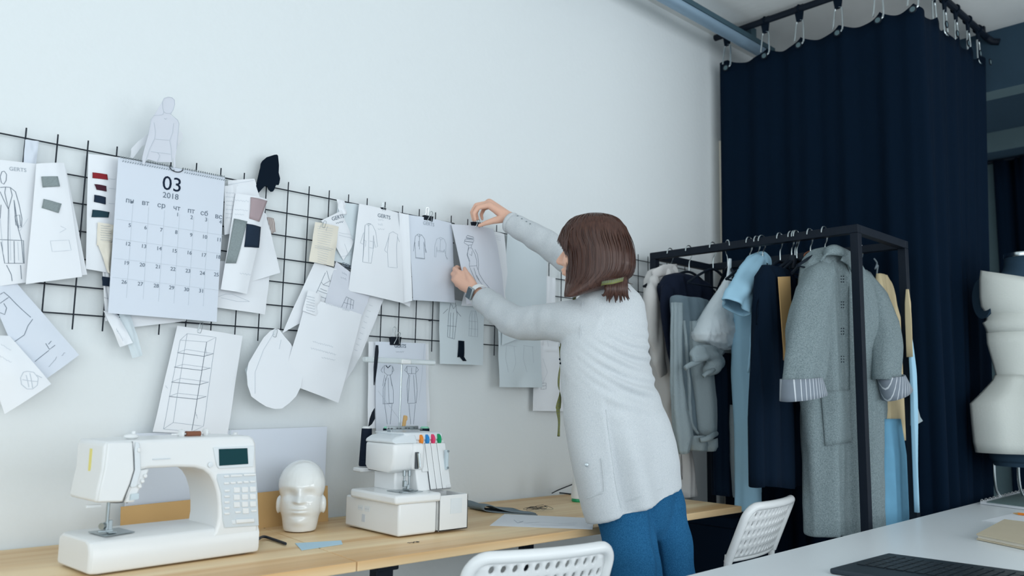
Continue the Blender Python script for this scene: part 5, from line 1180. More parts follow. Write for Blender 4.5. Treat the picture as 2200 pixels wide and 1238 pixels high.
open_loft('sleeve', [(1486, 690, 1506, 690, 0.02, -0.05), (1488, 740, 1516, 738, 0.030, -0.06), (1494, 800, 1524, 796, 0.034, -0.065), (1502, 860, 1530, 856, 0.034, -0.065), (1508, 938, 1536, 930, 0.032, -0.065)], y, 'cloth_fleece', g, seed=9, fold=0.005)
limb('front_edge', [PY(1470, 690, y-0.055), PY(1478, 800, y-0.065), PY(1484, 900, y-0.06), PY(1498, 934, y-0.055)], (0.007, 0.006, 0.007, 0.006), 'cloth_fleece', g, flat=1, seed=8)
open_loft('lower_hem', [(1486, 936, 1512, 934, 0.030, -0.05), (1488, 955, 1514, 955, 0.034, -0.05), (1490, 968, 1512, 970, 0.026, -0.05)], y, 'cloth_fleece', g, seed=4, fold=0.004)
limb('cuff', [PY(1505, 946, y-0.09), PY(1524, 940, y-0.11), PY(1542, 931, y-0.09)], (0.009, 0.011, 0.009), 'cloth_fleece', g, flat=1, seed=10)
open_loft('cuff', [(1512, 946, 1538, 936, 0.032, -0.065), (1514, 962, 1538, 956, 0.034, -0.065), (1518, 970, 1536, 966, 0.026, -0.065)], y, 'cloth_fleece', g, seed=11, fold=0.003)
f = thing('fleece_roll', 'rolled grey fleece sleeve sticking out below the plastic bag', 'fabric', PY(1520, 770, -0.42))
y = -0.45
garment('roll', 'cloth_fleece', f, [], [([PY(1486, 770, y-0.05), PY(1498, 758, y-0.06), PY(1530, 756, y-0.03), PY(1562, 754, y)], (0.022, 0.028, 0.028, 0.020), 0.8),
    ([PY(1490, 775, y-0.07), PY(1510, 768, y-0.07), PY(1540, 765, y-0.05)], (0.012, 0.016, 0.016), 1.0), ([PY(1518, 800, y-0.05), PY(1532, 788, y-0.05), PY(1548, 776, y-0.03)], (0.018, 0.032, 0.030), 0.8)], seed=12, fold=0.006)
limb('cuff', [PY(1470, 791, y-0.06), PY(1486, 783, y-0.065), PY(1504, 776, y-0.06)], (0.009, 0.010, 0.011), 'cloth_fleece', f, flat=1, seed=13)
limb('cuff', [PY(1512, 808, y-0.07), PY(1522, 800, y-0.075), PY(1534, 796, y-0.07)], (0.008, 0.010, 0.008), 'cloth_fleece', f, flat=1, seed=14)
# plastic bag
y = -0.47
hanger(-0.446, 'hanger carrying the white plastic bag, bent hook up on the rail', turn=0.9, width=0.26)
bg = thing('plastic_bag', 'white plastic carrier bag bulging with cloth on the rack', 'bag', PY(1545, 690, y))
cloth('bag_skin', [(1562, 1570, 596, 0.012), (1548, 1580, 625, 0.03), (1528, 1590, 660, 0.05), (1510, 1592, 695, 0.065), (1499, 1592, 722, 0.07), (1502, 1590, 738, 0.06), (1530, 1584, 750, 0.03)], y, 'bag_plastic', bg, folds=(26, 0.0045), seed=15)
cloth('bag_handle', [(1566, 1571, 556, 0.004), (1564, 1570, 580, 0.006), (1562, 1572, 600, 0.010)], y, 'bag_plastic', bg, folds=(9, 0.001), seed=16, n=8)
cloth('contents', [(1554, 1580, 716, 0.074), (1548, 1584, 730, 0.078), (1552, 1582, 742, 0.062)], y, 'salmon', bg, folds=(9, 0.003), seed=17, n=8)
# pale blue blouse with short sleeves
y = -0.56
hanger(-0.544, 'hanger of the pale blue dress on the rack', turn=0.0, width=0.34)
g = thing('pale_blue_dress', 'long pale blue dress with short sleeve hanging beside the plastic bag', 'dress', PY(1610, 700, y))
garment('body', 'cloth_blue', g, [([(1634, 1642, 541, 0.012), (1612, 1648, 553, 0.035), (1598, 1646, 580, 0.05), (1594, 1636, 620, 0.055), (1590, 1626, 680, 0.055), (1588, 1620, 740, 0.05), (1590, 1616, 800, 0.05), (1593, 1617, 880, 0.045), (1597, 1616, 980, 0.042), (1598, 1614, 1104, 0.04)], y, (6, 0.010))],
    [], seed=18, fold=0.008)
open_loft('sleeve', [(1626, 546, 1646, 548, 0.012, -0.02), (1604, 560, 1640, 582, 0.030, -0.045), (1586, 590, 1622, 616, 0.036, -0.07), (1566, 622, 1608, 654, 0.038, -0.09), (1556, 642, 1602, 680, 0.036, -0.10)], y, 'cloth_blue', g, seed=3, fold=0.013)
limb('seam_band', [PY(1630, 600, y-0.075), PY(1622, 680, y-0.08), PY(1612, 760, y-0.075), PY(1606, 800, y-0.07)], (0.004, 0.006, 0.006, 0.004), 'cloth_blue', g, flat=1, seed=21)
# pieces between: dark garments, fur, kraft card, black hangers
y = -0.64
hanger(-0.60, 'bare black hanger tilted in front of the pale blue dress', turn=-0.12, width=0.30, tilt=0.18)
hanger(-0.578, 'black hanger hook between pale blue dress and bare hanger', turn=0.0, width=0.36)
hanger(-0.735, 'hanger of the long black dress on the rack', turn=0.0, width=0.36)
o = cloth('black_dress', [(1640, 1690, 575, 0.02), (1630, 1700, 600, 0.04), (1626, 1702, 680, 0.045), (1620, 1704, 800, 0.045), (1616, 1704, 900, 0.045), (1618, 1706, 1045, 0.045)], -0.735, 'cloth_black', None, 'long black dress hanging between the pale blue dress and grey coat', 'dress', folds=(6, 0.010), seed=22)
o = cloth('fur_stole', [(1634, 1648, 592, 0.01), (1626, 1650, 620, 0.03), (1624, 1648, 650, 0.035), (1626, 1642, 676, 0.02)], -0.625, 'fur', None, 'dark brown fur piece hanging beside the pale blue dress', 'fur', seed=23, n=12)
q = [PY(x, yy, -0.785) for x, yy in P2('1673,595 1698,594 1702,700 1690,770 1686,775')]
b = MB(); b.prism(q, (0, 0.004, 0)); o = b.build('kraft_pattern', 'kraft', smooth=False); tag(o, 'brown kraft paper pattern hanging left of the grey coat', 'paper')
q = [PY(x, yy, -0.782) for x, yy in P2('1684,690 1694,690 1692,775 1684,774')]
b = MB(); b.prism(q, (0, 0.004, 0)); o = b.build('kraft_pattern', 'kraft_dark', smooth=False); tag(o, 'dark brown card edge below the kraft pattern left of the grey coat', 'paper')
for yy, l, tn in ((-0.674, 'black hanger left of the kraft pattern with shiny hook', 0.2), (-0.721, 'black hanger above the kraft pattern, first of two close hooks', 0.0), (-0.742, 'black hanger above the kraft pattern, second of two close hooks', 0.15), (-0.796, 'black hanger just left of the collar of the grey coat', 0.1)):
    hanger(yy, l, turn=tn*0.2, width=0.30)
b = MB(); q = PY(1703, 560, -0.74); b.lathe([(0.012, 0), (0.016, 0.03), (0.010, 0.05)], q-Vector((0, 0, 0.03)), seg=14); o = b.build('hanger_clip', 'black_metal'); tag(o, 'small black clamp hanging above the kraft pattern', 'clip')
b = MB(); pts = [PY(x, yy, -0.78) for x, yy in P2('1722,575 1734,552 1742,540 1728,548 1738,566 1745,542')]; b.tube(smooth_path(pts, 5), 0.003, 6); o = b.build('cord_loop', 'rust'); tag(o, 'brown cord looped round a hanger left of the grey coat', 'cord')
# grey wool coat
EYV = Vector((0, 1, 0))
y = -0.850
hanger(-0.852, 'hanger with chrome hook holding the long grey coat', turn=0.0, width=0.42, drop=0.07)
g = thing('grey_coat', 'long grey wool coat with turned up striped cuffs at the rack front', 'coat', PY(1800, 820, y))
garment('body', 'wool_coat', g, [([(1776, 1818, 536, 0.022), (1756, 1836, 546, 0.042), (1734, 1846, 572, 0.055), (1724, 1868, 604, 0.062), (1720, 1890, 650, 0.068), (1722, 1896, 720, 0.070), (1728, 1894, 800, 0.070), (1732, 1890, 880, 0.070), (1740, 1888, 980, 0.070), (1744, 1886, 1080, 0.070), (1746, 1884, 1142, 0.070)], y, (3.2, 0.012))],
    [], seed=24, fold=0.006)
open_loft('sleeve', [(1764, 556, 1790, 552, 0.015, -0.02), (1744, 574, 1782, 590, 0.040, -0.035), (1726, 612, 1776, 640, 0.052, -0.05), (1713, 660, 1771, 690, 0.055, -0.065), (1704, 715, 1767, 740, 0.055, -0.08), (1698, 770, 1760, 785, 0.050, -0.09), (1693, 824, 1754, 820, 0.046, -0.09)], y, 'wool_coat', g, seed=2, fold=0.007)
open_loft('sleeve', [(1842, 578, 1864, 588, 0.02, 0.0), (1862, 630, 1892, 634, 0.045, -0.03), (1876, 690, 1914, 692, 0.050, -0.06), (1884, 750, 1922, 744, 0.048, -0.09), (1886, 815, 1920, 818, 0.042, -0.10)], y, 'wool_coat', g, seed=5, fold=0.006)
P = [PY(1762, 562, y-0.045), PY(1772, 550, y-0.058), PY(1792, 548, y-0.068), PY(1812, 552, y-0.066), PY(1826, 562, y-0.055)]
Q = [PY(1768, 545, y-0.030), PY(1776, 532, y-0.048), PY(1794, 527, y-0.058), PY(1816, 536, y-0.058), PY(1838, 548, y-0.050)]
b = MB(); A_, B2_ = smooth_path(P, 5), smooth_path(Q, 5); b.strip([[lerp(a, c, t/5)-EYV*(0.010*math.sin(PI*t/5)) for t in range(6)] for a, c in zip(A_, B2_)]); b.build('collar', 'wool_coat', g, solid=0.006, angle=180)
P = [PY(1806, 560, y-0.066), PY(1822, 570, y-0.074), PY(1832, 590, y-0.074)]; Q = [PY(1816, 538, y-0.070), PY(1838, 548, y-0.080), PY(1834, 578, y-0.080)]
b = MB(); A_, B2_ = smooth_path(P, 5), smooth_path(Q, 5); b.strip([[lerp(a, c, t/5) for t in range(6)] for a, c in zip(A_, B2_)]); b.build('lapel', 'wool_coat', g, solid=0.005, angle=180)
def cuff(quad, yy, hd):
    q = P2(quad); b = MB(); R = []
    for k in range(5):
        t = k/4; l = PY(lerp(q[0][0], q[3][0], t), lerp(q[0][1], q[3][1], t), yy); r = PY(lerp(q[1][0], q[2][0], t), lerp(q[1][1], q[2][1], t), yy); c = (l+r)/2; e = (r-l)/2
        R.append([c+e*math.cos(a)+EYV*(hd*(1+0.1*t)*math.sin(a)) for a in [2*PI*i/28 for i in range(28)]])
    b.loft(R, cap=False); return b.build('cuff', 'cuff_stripe', g, solid=0.007, angle=50)
cuff('1690,816 1752,810 1762,846 1690,864', y-0.09, 0.050)
cuff('1898,812 1930,806 1945,832 1908,862', y-0.11, 0.042)
cbvh = None
from mathutils.bvhtree import BVHTree
def surf_of(objs):
    vs_, fs_ = [], []
    dg = bpy.context.evaluated_depsgraph_get(); dg.update()
    for o in objs:
        me = o.evaluated_get(dg).to_mesh(); k = len(vs_); mw = o.matrix_world
        vs_ += [mw @ v.co for v in me.vertices]; fs_ += [[k+i for i in p.vertices] for p in me.polygons]; o.evaluated_get(dg).to_mesh_clear()
    return BVHTree.FromPolygons(vs_, fs_)
def on(bv, px, py, lift=0.003):
    d = ray(px, py).normalized(); h = bv.ray_cast(CAM, d)
    if h[0] is None: return None
    n = h[1]; n = n if n.dot(d) < 0 else -n
    return h[0]+n*lift
def patch(name, bv, quad, mt, parent, lift=0.004, N=10, solid=0.003):
    q = P2(quad); rows = []
    for j in range(N+1):
        row = []
        for i in range(N+1):
            a, c = i/N, j/N
            x = (q[0][0]*(1-a)+q[1][0]*a)*(1-c)+(q[3][0]*(1-a)+q[2][0]*a)*c; yv = (q[0][1]*(1-a)+q[1][1]*a)*(1-c)+(q[3][1]*(1-a)+q[2][1]*a)*c
            p = on(bv, x, yv, lift)
            if p is None: return None
            row.append(p)
        rows.append(row)
    b = MB(); b.strip(rows); return b.build(name, mt, parent, solid=solid, angle=180, recalc=False)
def seam(name, bv, pts, r, mt, parent, lift=0.001):
    P = [on(bv, x, yv, lift) for x, yv in (P2(pts) if isinstance(pts, str) else pts)]; P = [p for p in P if p is not None]
    if len(P) < 2: return None
    b = MB(); b.tube(smooth_path(P, 4), r, 6); return b.build(name, mt, parent)
bpy.context.view_layer.update()
bv = surf_of([c for c in g.children if c.name.startswith('body')])
patch('pocket', bv, '1762,842 1823,838 1828,950 1772,958', 'wool_coat', g, 0.004)
patch('pocket', bv, '1868,846 1908,846 1906,955 1866,953', 'wool_coat', g, 0.004)
seam('front_edge', bv, '1822,560 1824,620 1825,700 1826,780 1826,838', 0.0022, 'wool_coat', g, 0.002)
for yv in (600, 655, 712, 772):
    for dx, dy in ((-5, 0), (0, 0), (-5, 6), (0, 6), (-5, 12), (0, 12)):
        p = on(bv, 1812+dx, yv+dy-6, 0.001)
        if p is not None: b = MB(); b.ellipsoid(p, (0.0022, 0.0022, 0.0022), seg=8, rings=5); b.build('eyelet', 'cloth_black', g)
# right end of the rack: beige pattern, pale jeans, hanging on the second rail
hanger(-0.80, 'hanger with knotted grey cord at the right end of the rack', x=XB, turn=0.0, width=0.36)
y = -0.80
o = cloth('beige_skirt', [(1886, 1903, 590, 0.012), (1884, 1918, 620, 0.02), (1896, 1932, 720, 0.022), (1898, 1935, 830, 0.024), (1898, 1936, 950, 0.024)], -0.885, 'cloth_beige', None, 'beige cloth piece hanging behind the right sleeve of the grey coat', 'skirt', seed=28)
o = cloth('pale_jeans', [(1896, 1930, 900, 0.02), (1894, 1938, 980, 0.03), (1890, 1942, 1080, 0.03), (1884, 1942, 1180, 0.03)], -0.90, 'cloth_denim_pale', None, 'pale blue jeans hanging right of the grey coat', 'jeans', folds=(4, 0.006), seed=29)
o = cloth('light_strips', [(1951, 1954, 690, 0.004), (1953, 1959, 740, 0.006), (1957, 1963, 800, 0.006), (1960, 1966, 900, 0.006), (1968, 1971, 1100, 0.005)], -0.985, 'cloth_blue', None, 'thin pale blue cloth edge hanging behind the right post of the rack', 'fabric', seed=30)
o = cloth('beige_pattern', [(1948, 1951, 622, 0.004), (1948, 1955, 650, 0.006), (1950, 1956, 690, 0.006), (1953, 1956, 770, 0.005)], -0.985, 'cloth_beige', None, 'narrow beige pattern edge hanging right of the right rack post', 'fabric', seed=31, n=10)
b = MB(); q = [PY(x, yy, -0.985) for x, yy in P2('1962,846 1966,852 1978,896 1984,905 1964,917 1962,915')]; b.prism(q, (0, 0.012, 0)); o = b.build('grey_cuff', 'cloth_fleece', smooth=False, bevel=0.003); tag(o, 'grey cloth corner sticking out right of the rack', 'fabric')
b = MB(); pts = [PY(x, yy, -0.83) for x, yy in P2('1878,556 1884,566 1880,578 1886,570 1884,590 1890,610')]; b.tube(smooth_path(pts, 5), 0.003, 6)
o = b.build('cord', 'felt'); tag(o, 'knotted grey cord hanging under the right end rail of the rack', 'cord')
o = cloth('grey_trousers', [(1574, 1582, 870, 0.02), (1573, 1586, 950, 0.03), (1578, 1584, 1050, 0.02), (1579, 1582, 1066, 0.01)], -0.50, 'cloth_fleece', None, 'thin grey cloth strip hanging behind the pale blue dress', 'fabric', seed=32, n=12)
o = cloth('black_coat', [(1540, 1590, 760, 0.02), (1535, 1592, 800, 0.03), (1532, 1592, 950, 0.03), (1534, 1592, 1060, 0.03)], -0.462, 'cloth_black', None, 'black coat hanging below the plastic bag behind the dress', 'coat', seed=33)
o = cloth('white_shirt', [(1462, 1478, 950, 0.02), (1464, 1482, 1010, 0.03), (1466, 1484, 1066, 0.03)], -0.27, 'cloth_cream', None, 'pale shirt tail hanging below the grey fleece jacket', 'shirt', seed=34, n=10)

root = thing('dark_area_box', 'tall black box added for the dark area under the left half of the rack', 'box', (2.61, -0.27, 0))  # added to fill the dark area below the right end of the desk
b = MB(); b.box((2.61, -0.27, 0.325), (0.36, 0.30, 0.65)); b.build('box_body', 'cloth_black', root, smooth=False, bevel=0.006)
b = MB(); b.box((2.61, -0.27, 0.67), (0.37, 0.31, 0.04)); b.build('lid', 'cloth_black', root, smooth=False, bevel=0.006)
# ================================================================ dress form on the white table
DD, KD = 3.45, 1.158      # how far the form stands, and its depth scale
DF = PD(2212, 800, DD); dfx, dfy = DF.x, DF.y
df = thing('dress_form', 'dark blue grey dress form with round shoulder at the right edge', 'dress form', (dfx, dfy, ZW))
dr = Vector((0.80, -0.60, 0)); dn = Vector((0.60, 0.80, 0))     # its width across the view, its depth
def fz(py): return PD(2212, py, DD).z
def fring(py, half_px, depth, off=0.0, n=40):
    c = Vector((dfx, dfy, fz(py))); w = (half_px-(9 if half_px > 60 else 0))*DD/FPX
    return [c+dr*(w*math.cos(2*PI*k/n)+off)+dn*((depth*KD-(0.014 if half_px > 60 else 0))*math.sin(2*PI*k/n)) for k in range(n)]
b = MB(); b.loft([fring(*q) for q in ((548, 34, 0.058), (566, 36, 0.06), (580, 42, 0.065), (592, 72, 0.075), (604, 100, 0.085), (625, 108, 0.10), (665, 100, 0.115), (700, 92, 0.12), (740, 84, 0.11), (790, 74, 0.095), (820, 76, 0.10), (870, 96, 0.115), (930, 104, 0.12), (985, 102, 0.12), (992, 96, 0.11))]); b.build('torso', 'form_cloth', df, angle=180)
b = MB(); b.loft([fring(*q) for q in ((540, 35, 0.060), (547, 36, 0.061), (549, 35, 0.060))]); b.build('neck_cap', 'chrome', df, angle=40)
def fpt(px, py, dn_=0.0): d = PD(px, py, DD); return d+dn*dn_
b = MB(); b.lathe([(0.0, -0.012), (0.050, -0.010), (0.060, -0.002), (0.060, 0.010)], fpt(2124, 640, 0.03), axis=-dr, seg=24)
me = b.v; c0 = fpt(2124, 640)
for v in b.v: v.z = c0.z+(v.z-c0.z)*1.42
b.build('arm_cap', 'form_cloth', df, angle=60)
for px in (2135, 2187):
    b = MB(); p0 = fpt(px, 985); b.tube(smooth_path([p0, fpt(px+2, 1030), Vector((fpt(px+8, 1055).x, fpt(px+8, 1055).y, ZW+0.03)), Vector((fpt(px+22, 1060).x, fpt(px+22, 1060).y, ZW+0.007)), Vector((fpt(px+60, 1062).x, fpt(px+60, 1062).y, ZW+0.007))], 6), 0.006, 10); b.build('stand_tube', 'chrome', df)
b = MB(); b.loft([fring(*q) for q in ((984, 98, 0.112), (1000, 94, 0.108))]); b.build('base_ring', 'form_cloth', df, angle=40)
tl = thing('muslin_toile', 'cream muslin toile with flared peplum pinned on the dress form', 'garment', (dfx, dfy, fz(800)))
def fsheet(name, rows, n=30, a0=-1.02, a1=0.0, thick=0.002, wav=0.0):
    """rows: py, left px, depth offset: wraps the near face of the form from its left edge round"""
    b = MB(); R = []
    for py, lp, dep, dz in rows:
        w = (2212-lp)*DD/FPX; c = Vector((dfx, dfy, 0)); row = []
        for k in range(n+1):
            a = PI+(PI*0.98)*k/n; z = fz(py)-dz*(k/n)
            row.append(Vector((c.x, c.y, z))+dr*(w*math.cos(a))+dn*(dep*KD*math.sin(a)*(1+wav*math.sin(a*9)))) 
        R.append(row)
    b.strip(R); return b.build(name, 'muslin', tl, solid=thick, angle=180)
fsheet('upper_bodice', [(580, 2112, 0.105, 0.11), (600, 2108, 0.118, 0.085), (640, 2106, 0.128, 0.04), (660, 2108, 0.130, 0.02), (678, 2121, 0.128, 0.005), (684, 2124, 0.126, -0.012)])
fsheet('middle_band', [(672, 2120, 0.124, -0.01), (690, 2118, 0.127, -0.012), (696, 2110, 0.130, -0.014), (706, 2115, 0.122, -0.01), (719, 2119, 0.118, 0.0)], thick=0.003)
fsheet('lower_bodice', [(717, 2117, 0.119, 0.0), (740, 2117, 0.114, 0), (780, 2127, 0.105, 0), (806, 2133, 0.100, 0), (822, 2133, 0.103, 0)])
fsheet('peplum', [(808, 2131, 0.104, 0.0), (820, 2124, 0.112, 0), (845, 2098, 0.135, 0), (870, 2070, 0.150, 0), (910, 2071, 0.155, 0), (950, 2073, 0.158, 0), (972, 2077, 0.158, -0.004)], wav=0.05)
for py in (692, 826):
    for px in (2165, 2190):
        c = fpt(px, py)-dn*0.131*KD; b = MB(); b.tube([c, c+dr*0.018+Vector((0, 0, 0.002))], 0.0007, 5); b.build('pin', 'steel', tl)
pts = [Vector((dfx, dfy, fz(py)))+dr*((px-2212)*DD/FPX)-dn*((0.125 if py < 730 else 0.114)*KD) for px, py in P2('2192,672 2191,700 2193,712 2190,730 2192,750 2189,775 2191,805')]
b = MB(); b.tube(smooth_path(pts, 5), 0.0025, 6); b.build('seam_ridge', 'muslin', tl)
# ================================================================ the woman pinning up a sketch
WD = thing('person', 'woman in light grey cardigan and blue jeans reaching up to pin a sketch', 'person', (1.50, -0.86, 0.0))
D0 = 2.36
def D(px, py, d=D0): return PD(px, py, d)
EX, EY, EZ = Vector((1, 0, 0)), Vector((0, 1, 0)), Vector((0, 0, 1))
# ---- leg line, carried on to the floor
hipL, midL = D(1340, 1095, 2.325), D(1368, 1238, 2.28)
hipR, midR = D(1414, 1085, 2.435), D(1440, 1238, 2.42)
def down(a, m, z): t = (a.z-z)/(a.z-m.z); return a+(m-a)*t
ankL, ankR = down(hipL, midL, 0.09), down(hipR, midR, 0.09)
ankL.y = max(ankL.y, -0.98); ankR.y = max(ankR.y, -0.99)
# head frame
fh = Vector((-0.40, 0.915, 0.06)).normalized(); lh = EZ.cross(fh).normalized(); uh = fh.cross(lh)*1.0
HD = D(1276, 543, 2.34); RHh = Matrix((lh, fh, uh)).transposed()
def hd_(x, y, z): return HD+RHh @ Vector((x, y, z))      # x to her left, y forward, z up
C7 = D(1322, 640, 2.37)
LS, RS = D(1262, 694, 2.31), D(1355, 672, 2.52)
LE, LW = D(1112, 692, 2.53), D(1024, 630, 2.76)
RE, RW = D(1250, 578, 2.72), D(1094, 469, 2.90)
b = MB()
# trunk, neck
b.capsule(D(1352, 1030, 2.37), D(1325, 900, 2.37), 0.075, 0.07, 20); b.capsule(D(1325, 900, 2.37), D(1312, 740, 2.38), 0.07, 0.075, 20)
b.capsule(LS+(RS-LS)*0.2, RS+(LS-RS)*0.2, 0.045, 0.045, 16); b.capsule(D(1312, 740, 2.38), C7, 0.07, 0.045, 16)
b.capsule(C7+Vector((0, 0.015, 0)), hd_(0, -0.03, -0.05), 0.050, 0.046, 18)
# skull and face
b.ellipsoid(hd_(0, -0.008, 0.022), (0.068, 0.088, 0.076), RHh); b.ellipsoid(hd_(0, 0.024, -0.030), (0.055, 0.062, 0.062), RHh)
b.ellipsoid(hd_(0, 0.058, -0.080), (0.024, 0.022, 0.018), RHh); b.capsule(hd_(0, 0.080, 0.008), hd_(0, 0.100, -0.026), 0.0075, 0.0115); b.ellipsoid(hd_(0, 0.088, -0.032), (0.015, 0.010, 0.008), RHh)
b.ellipsoid(hd_(0, 0.082, -0.052), (0.020, 0.012, 0.0055), RHh); b.ellipsoid(hd_(0, 0.080, -0.062), (0.018, 0.011, 0.006), RHh)
for s in (-1, 1):
    b.ellipsoid(hd_(s*0.030, 0.072, 0.002), (0.014, 0.010, 0.010), RHh); b.ellipsoid(hd_(s*0.030, 0.074, 0.020), (0.020, 0.010, 0.006), RHh)
    b.ellipsoid(hd_(s*0.036, 0.058, -0.030), (0.022, 0.020, 0.022), RHh); b.ellipsoid(hd_(s*0.070, -0.008, -0.014), (0.008, 0.017, 0.028), RHh)
# arms
b.capsule(LS, LE, 0.038, 0.032); b.capsule(LE, LW, 0.032, 0.024); b.capsule(RS, RE, 0.038, 0.034); b.capsule(RE, RW, 0.032, 0.024)
# hips, legs, feet
b.capsule(D(1350, 1075, 2.34), D(1400, 1070, 2.41), 0.065, 0.065, 20)
for h, m_, a in ((hipL, midL, ankL), (hipR, midR, ankR)):
    kn = down(h, m_, 0.47); b.capsule(h, kn, 0.052, 0.045, 18); b.capsule(kn, a, 0.045, 0.034, 16); b.capsule(Vector((a.x, a.y-0.02, 0.045)), Vector((a.x-0.02, a.y+0.15, 0.035)), 0.034, 0.028, 14, sq=0.8, axis=(0, 0, 1))
    b.capsule(a, Vector((a.x, a.y, 0.05)), 0.036, 0.034)
# right hand: raised, palm down, four curled fingers and thumb pinching the clip
def chain(pts, rs):
    for (p, q), (r0, r1) in zip(zip(pts, pts[1:]), zip(rs, rs[1:])): b.capsule(p, q, r0, r1, 12)
rk = [D(1050, 441, 2.905), D(1049, 437, 2.922), D(1053, 437, 2.939), D(1060, 441, 2.955)]
for p in rk: b.capsule(RW, p, 0.019, 0.0125, 12)
b.capsule(RW, (rk[1]+rk[2])/2, 0.023, 0.017)
chain([rk[0], D(1027, 446, 2.893), D(1018, 459, 2.888), D(1021, 473, 2.890)], (0.0115, 0.0090, 0.0078, 0.0062))
chain([rk[1], D(1023, 441, 2.915), D(1014, 456, 2.910), D(1017, 473, 2.905)], (0.0115, 0.0090, 0.0078, 0.0062))
chain([rk[2], D(1029, 443, 2.938), D(1022, 458, 2.935), D(1026, 471, 2.930)], (0.0112, 0.0088, 0.0076, 0.0060))
chain([rk[3], D(1040, 448, 2.958), D(1034, 461, 2.954), D(1036, 471, 2.948)], (0.0105, 0.0080, 0.0070, 0.0056))
chain([D(1080, 470, 2.895), D(1062, 474, 2.880), D(1045, 479, 2.876), D(1030, 485, 2.880)], (0.0165, 0.0125, 0.0095, 0.0068))
# left hand: fingers behind the sheet's edge, thumb in front
lk = [D(986, 587, 2.815), D(982, 597, 2.812), D(984, 607, 2.808), D(991, 616, 2.803)]
for p in lk: b.capsule(LW, p, 0.018, 0.0125, 12)
b.capsule(LW, (lk[1]+lk[2])/2, 0.023, 0.018)
chain([lk[0], D(977, 578, 2.838), D(982, 574, 2.862), D(991, 577, 2.878)], (0.0115, 0.0090, 0.0078, 0.0062))
chain([lk[1], D(973, 589, 2.838), D(977, 585, 2.864), D(986, 587, 2.882)], (0.0115, 0.0090, 0.0078, 0.0062))
chain([lk[2], D(974, 601, 2.834), D(977, 597, 2.860), D(986, 598, 2.878)], (0.0112, 0.0088, 0.0076, 0.0060))
chain([lk[3], D(981, 612, 2.826), D(982, 607, 2.850), D(989, 607, 2.866)], (0.0105, 0.0080, 0.0070, 0.0056))
chain([D(1016, 612, 2.775), D(1009, 598, 2.782), D(1003, 588, 2.800), D(998, 577, 2.826)], (0.0165, 0.0125, 0.0098, 0.0070))
me = remesh(b, 'body', 0.0034, 5, 0.45, ('skin',)); bodyo = link('body', me, WD, True, angle=180)
# shoes (below the picture)
for a in (ankL, ankR):
    b = MB(); R = []
    for t, w, h in ((0.0, 0.028, 0.05), (0.04, 0.036, 0.07), (0.10, 0.036, 0.075), (0.16, 0.041, 0.05), (0.22, 0.040, 0.038), (0.262, 0.022, 0.026)):
        c = Vector((a.x-0.13*t, a.y-0.065+t, 0.0)); R.append([c+Vector((w*math.cos(q), 0, max(0.002, h*0.5+h*0.62*math.sin(q)))) for q in [2*PI*k/16 for k in range(16)]])
    b.loft(R); b.build('shoe', 'paper_grey', WD, angle=180)
# ---- jeans: wide straight legs from the waist to the ankle
b = MB()
def ering(c, a, bb, n=32, tilt=0.0, sq=1.0): return [c+EX*(a*math.cos(2*PI*k/n))+EY*(bb*math.sin(2*PI*k/n))+EZ*(tilt*math.cos(2*PI*k/n)) for k in range(n)]
b.loft([ering(D(1350, 985, 2.37), 0.115, 0.085), ering(D(1360, 1020, 2.375), 0.120, 0.09), ering(D(1371, 1060, 2.38), 0.124, 0.092), ering(D(1376, 1100, 2.38), 0.124, 0.088), ering(D(1380, 1130, 2.38), 0.105, 0.075), ering(D(1384, 1160, 2.38), 0.07, 0.05)])
for h, m_, a in ((hipL, midL, ankL), (hipR, midR, ankR)):
    R = []
    for t, r in ((-0.2, 0.055), (-0.1, 0.072), (0.0, 0.082), (0.10, 0.083), (0.22, 0.078), (0.38, 0.080), (0.55, 0.082), (0.75, 0.086), (0.97, 0.092)):
        c = lerp(h, a, t) if t > 0.30 else lerp(h, m_, t/0.30*((h.z-lerp(h, a, 0.3).z)/(h.z-m_.z))*1.0); R.append(ering(c, r*0.93, r))
    b.loft(R)
me = remesh(b, 'jeans', 0.006, 6, 0.5, ('denim',))
def jfold(co, no):
    out = []
    for c in co:
        p = Vector(c); v = p-CAM; dd = v.dot(FW); px = 1100+FPX*v.dot(RT)/dd; py = 619-FPX*v.dot(UP)/dd
        h = 0.004*noise.noise(Vector((p.x*9, p.y*9, p.z*14)))+0.0018*math.sin(p.z*52+p.x*20+3*noise.noise(Vector((p.x*5, p.y*5, p.z*4))))
        # the groove between the two legs, seen from behind
        h -= 0.010*math.exp(-((px-(1399+0.14*(py-1090)))/7)**2)*min(1, max(0, (py-1060)/60)); out.append(h)
    return out
displace(me, jfold)
jeans = link('jeans', me, WD, True, angle=180)
# ---- cardigan: trunk and sleeves in one cloth
b = MB(); n = 40; R = []
rows = [(606, 1292, 1340, 0.0), (616, 1272, 1358, 0.0), (630, 1250, 1376, 0.0), (648, 1238, 1387, 0.0), (690, 1234, 1393, 0.0), (735, 1206, 1397, 0.0), (770, 1202, 1400, 0.0), (800, 1202, 1404, 0.05), (840, 1206, 1413, 0.10), (880, 1211, 1425, 0.16), (930, 1219, 1442, 0.22), (980, 1227, 1455, 0.27), (1030, 1238, 1464, 0.31), (1060, 1246, 1466, 0.33), (1086, 1255, 1468, 0.33)]
CR = Vector((RT.x, RT.y, 0)).normalized()
for py, xl, xr, tl_ in rows:
    c = D((xl+xr)/2, py, 2.37); s = (xr-xl)/2*2.37/FPX; k = s/0.131; ring = []
    for i in range(n):
        ph = 2*PI*i/n; o_ = EX*(0.150*k*math.cos(ph))+EY*(0.108*k*math.sin(ph)); ring.append(c+o_-EZ*(-tl_*o_.dot(CR)))
    R.append(ring)
b.loft(R)
b.capsule(LS+(RS-LS)*0.1, RS+(LS-RS)*0.25, 0.062, 0.054, 20)
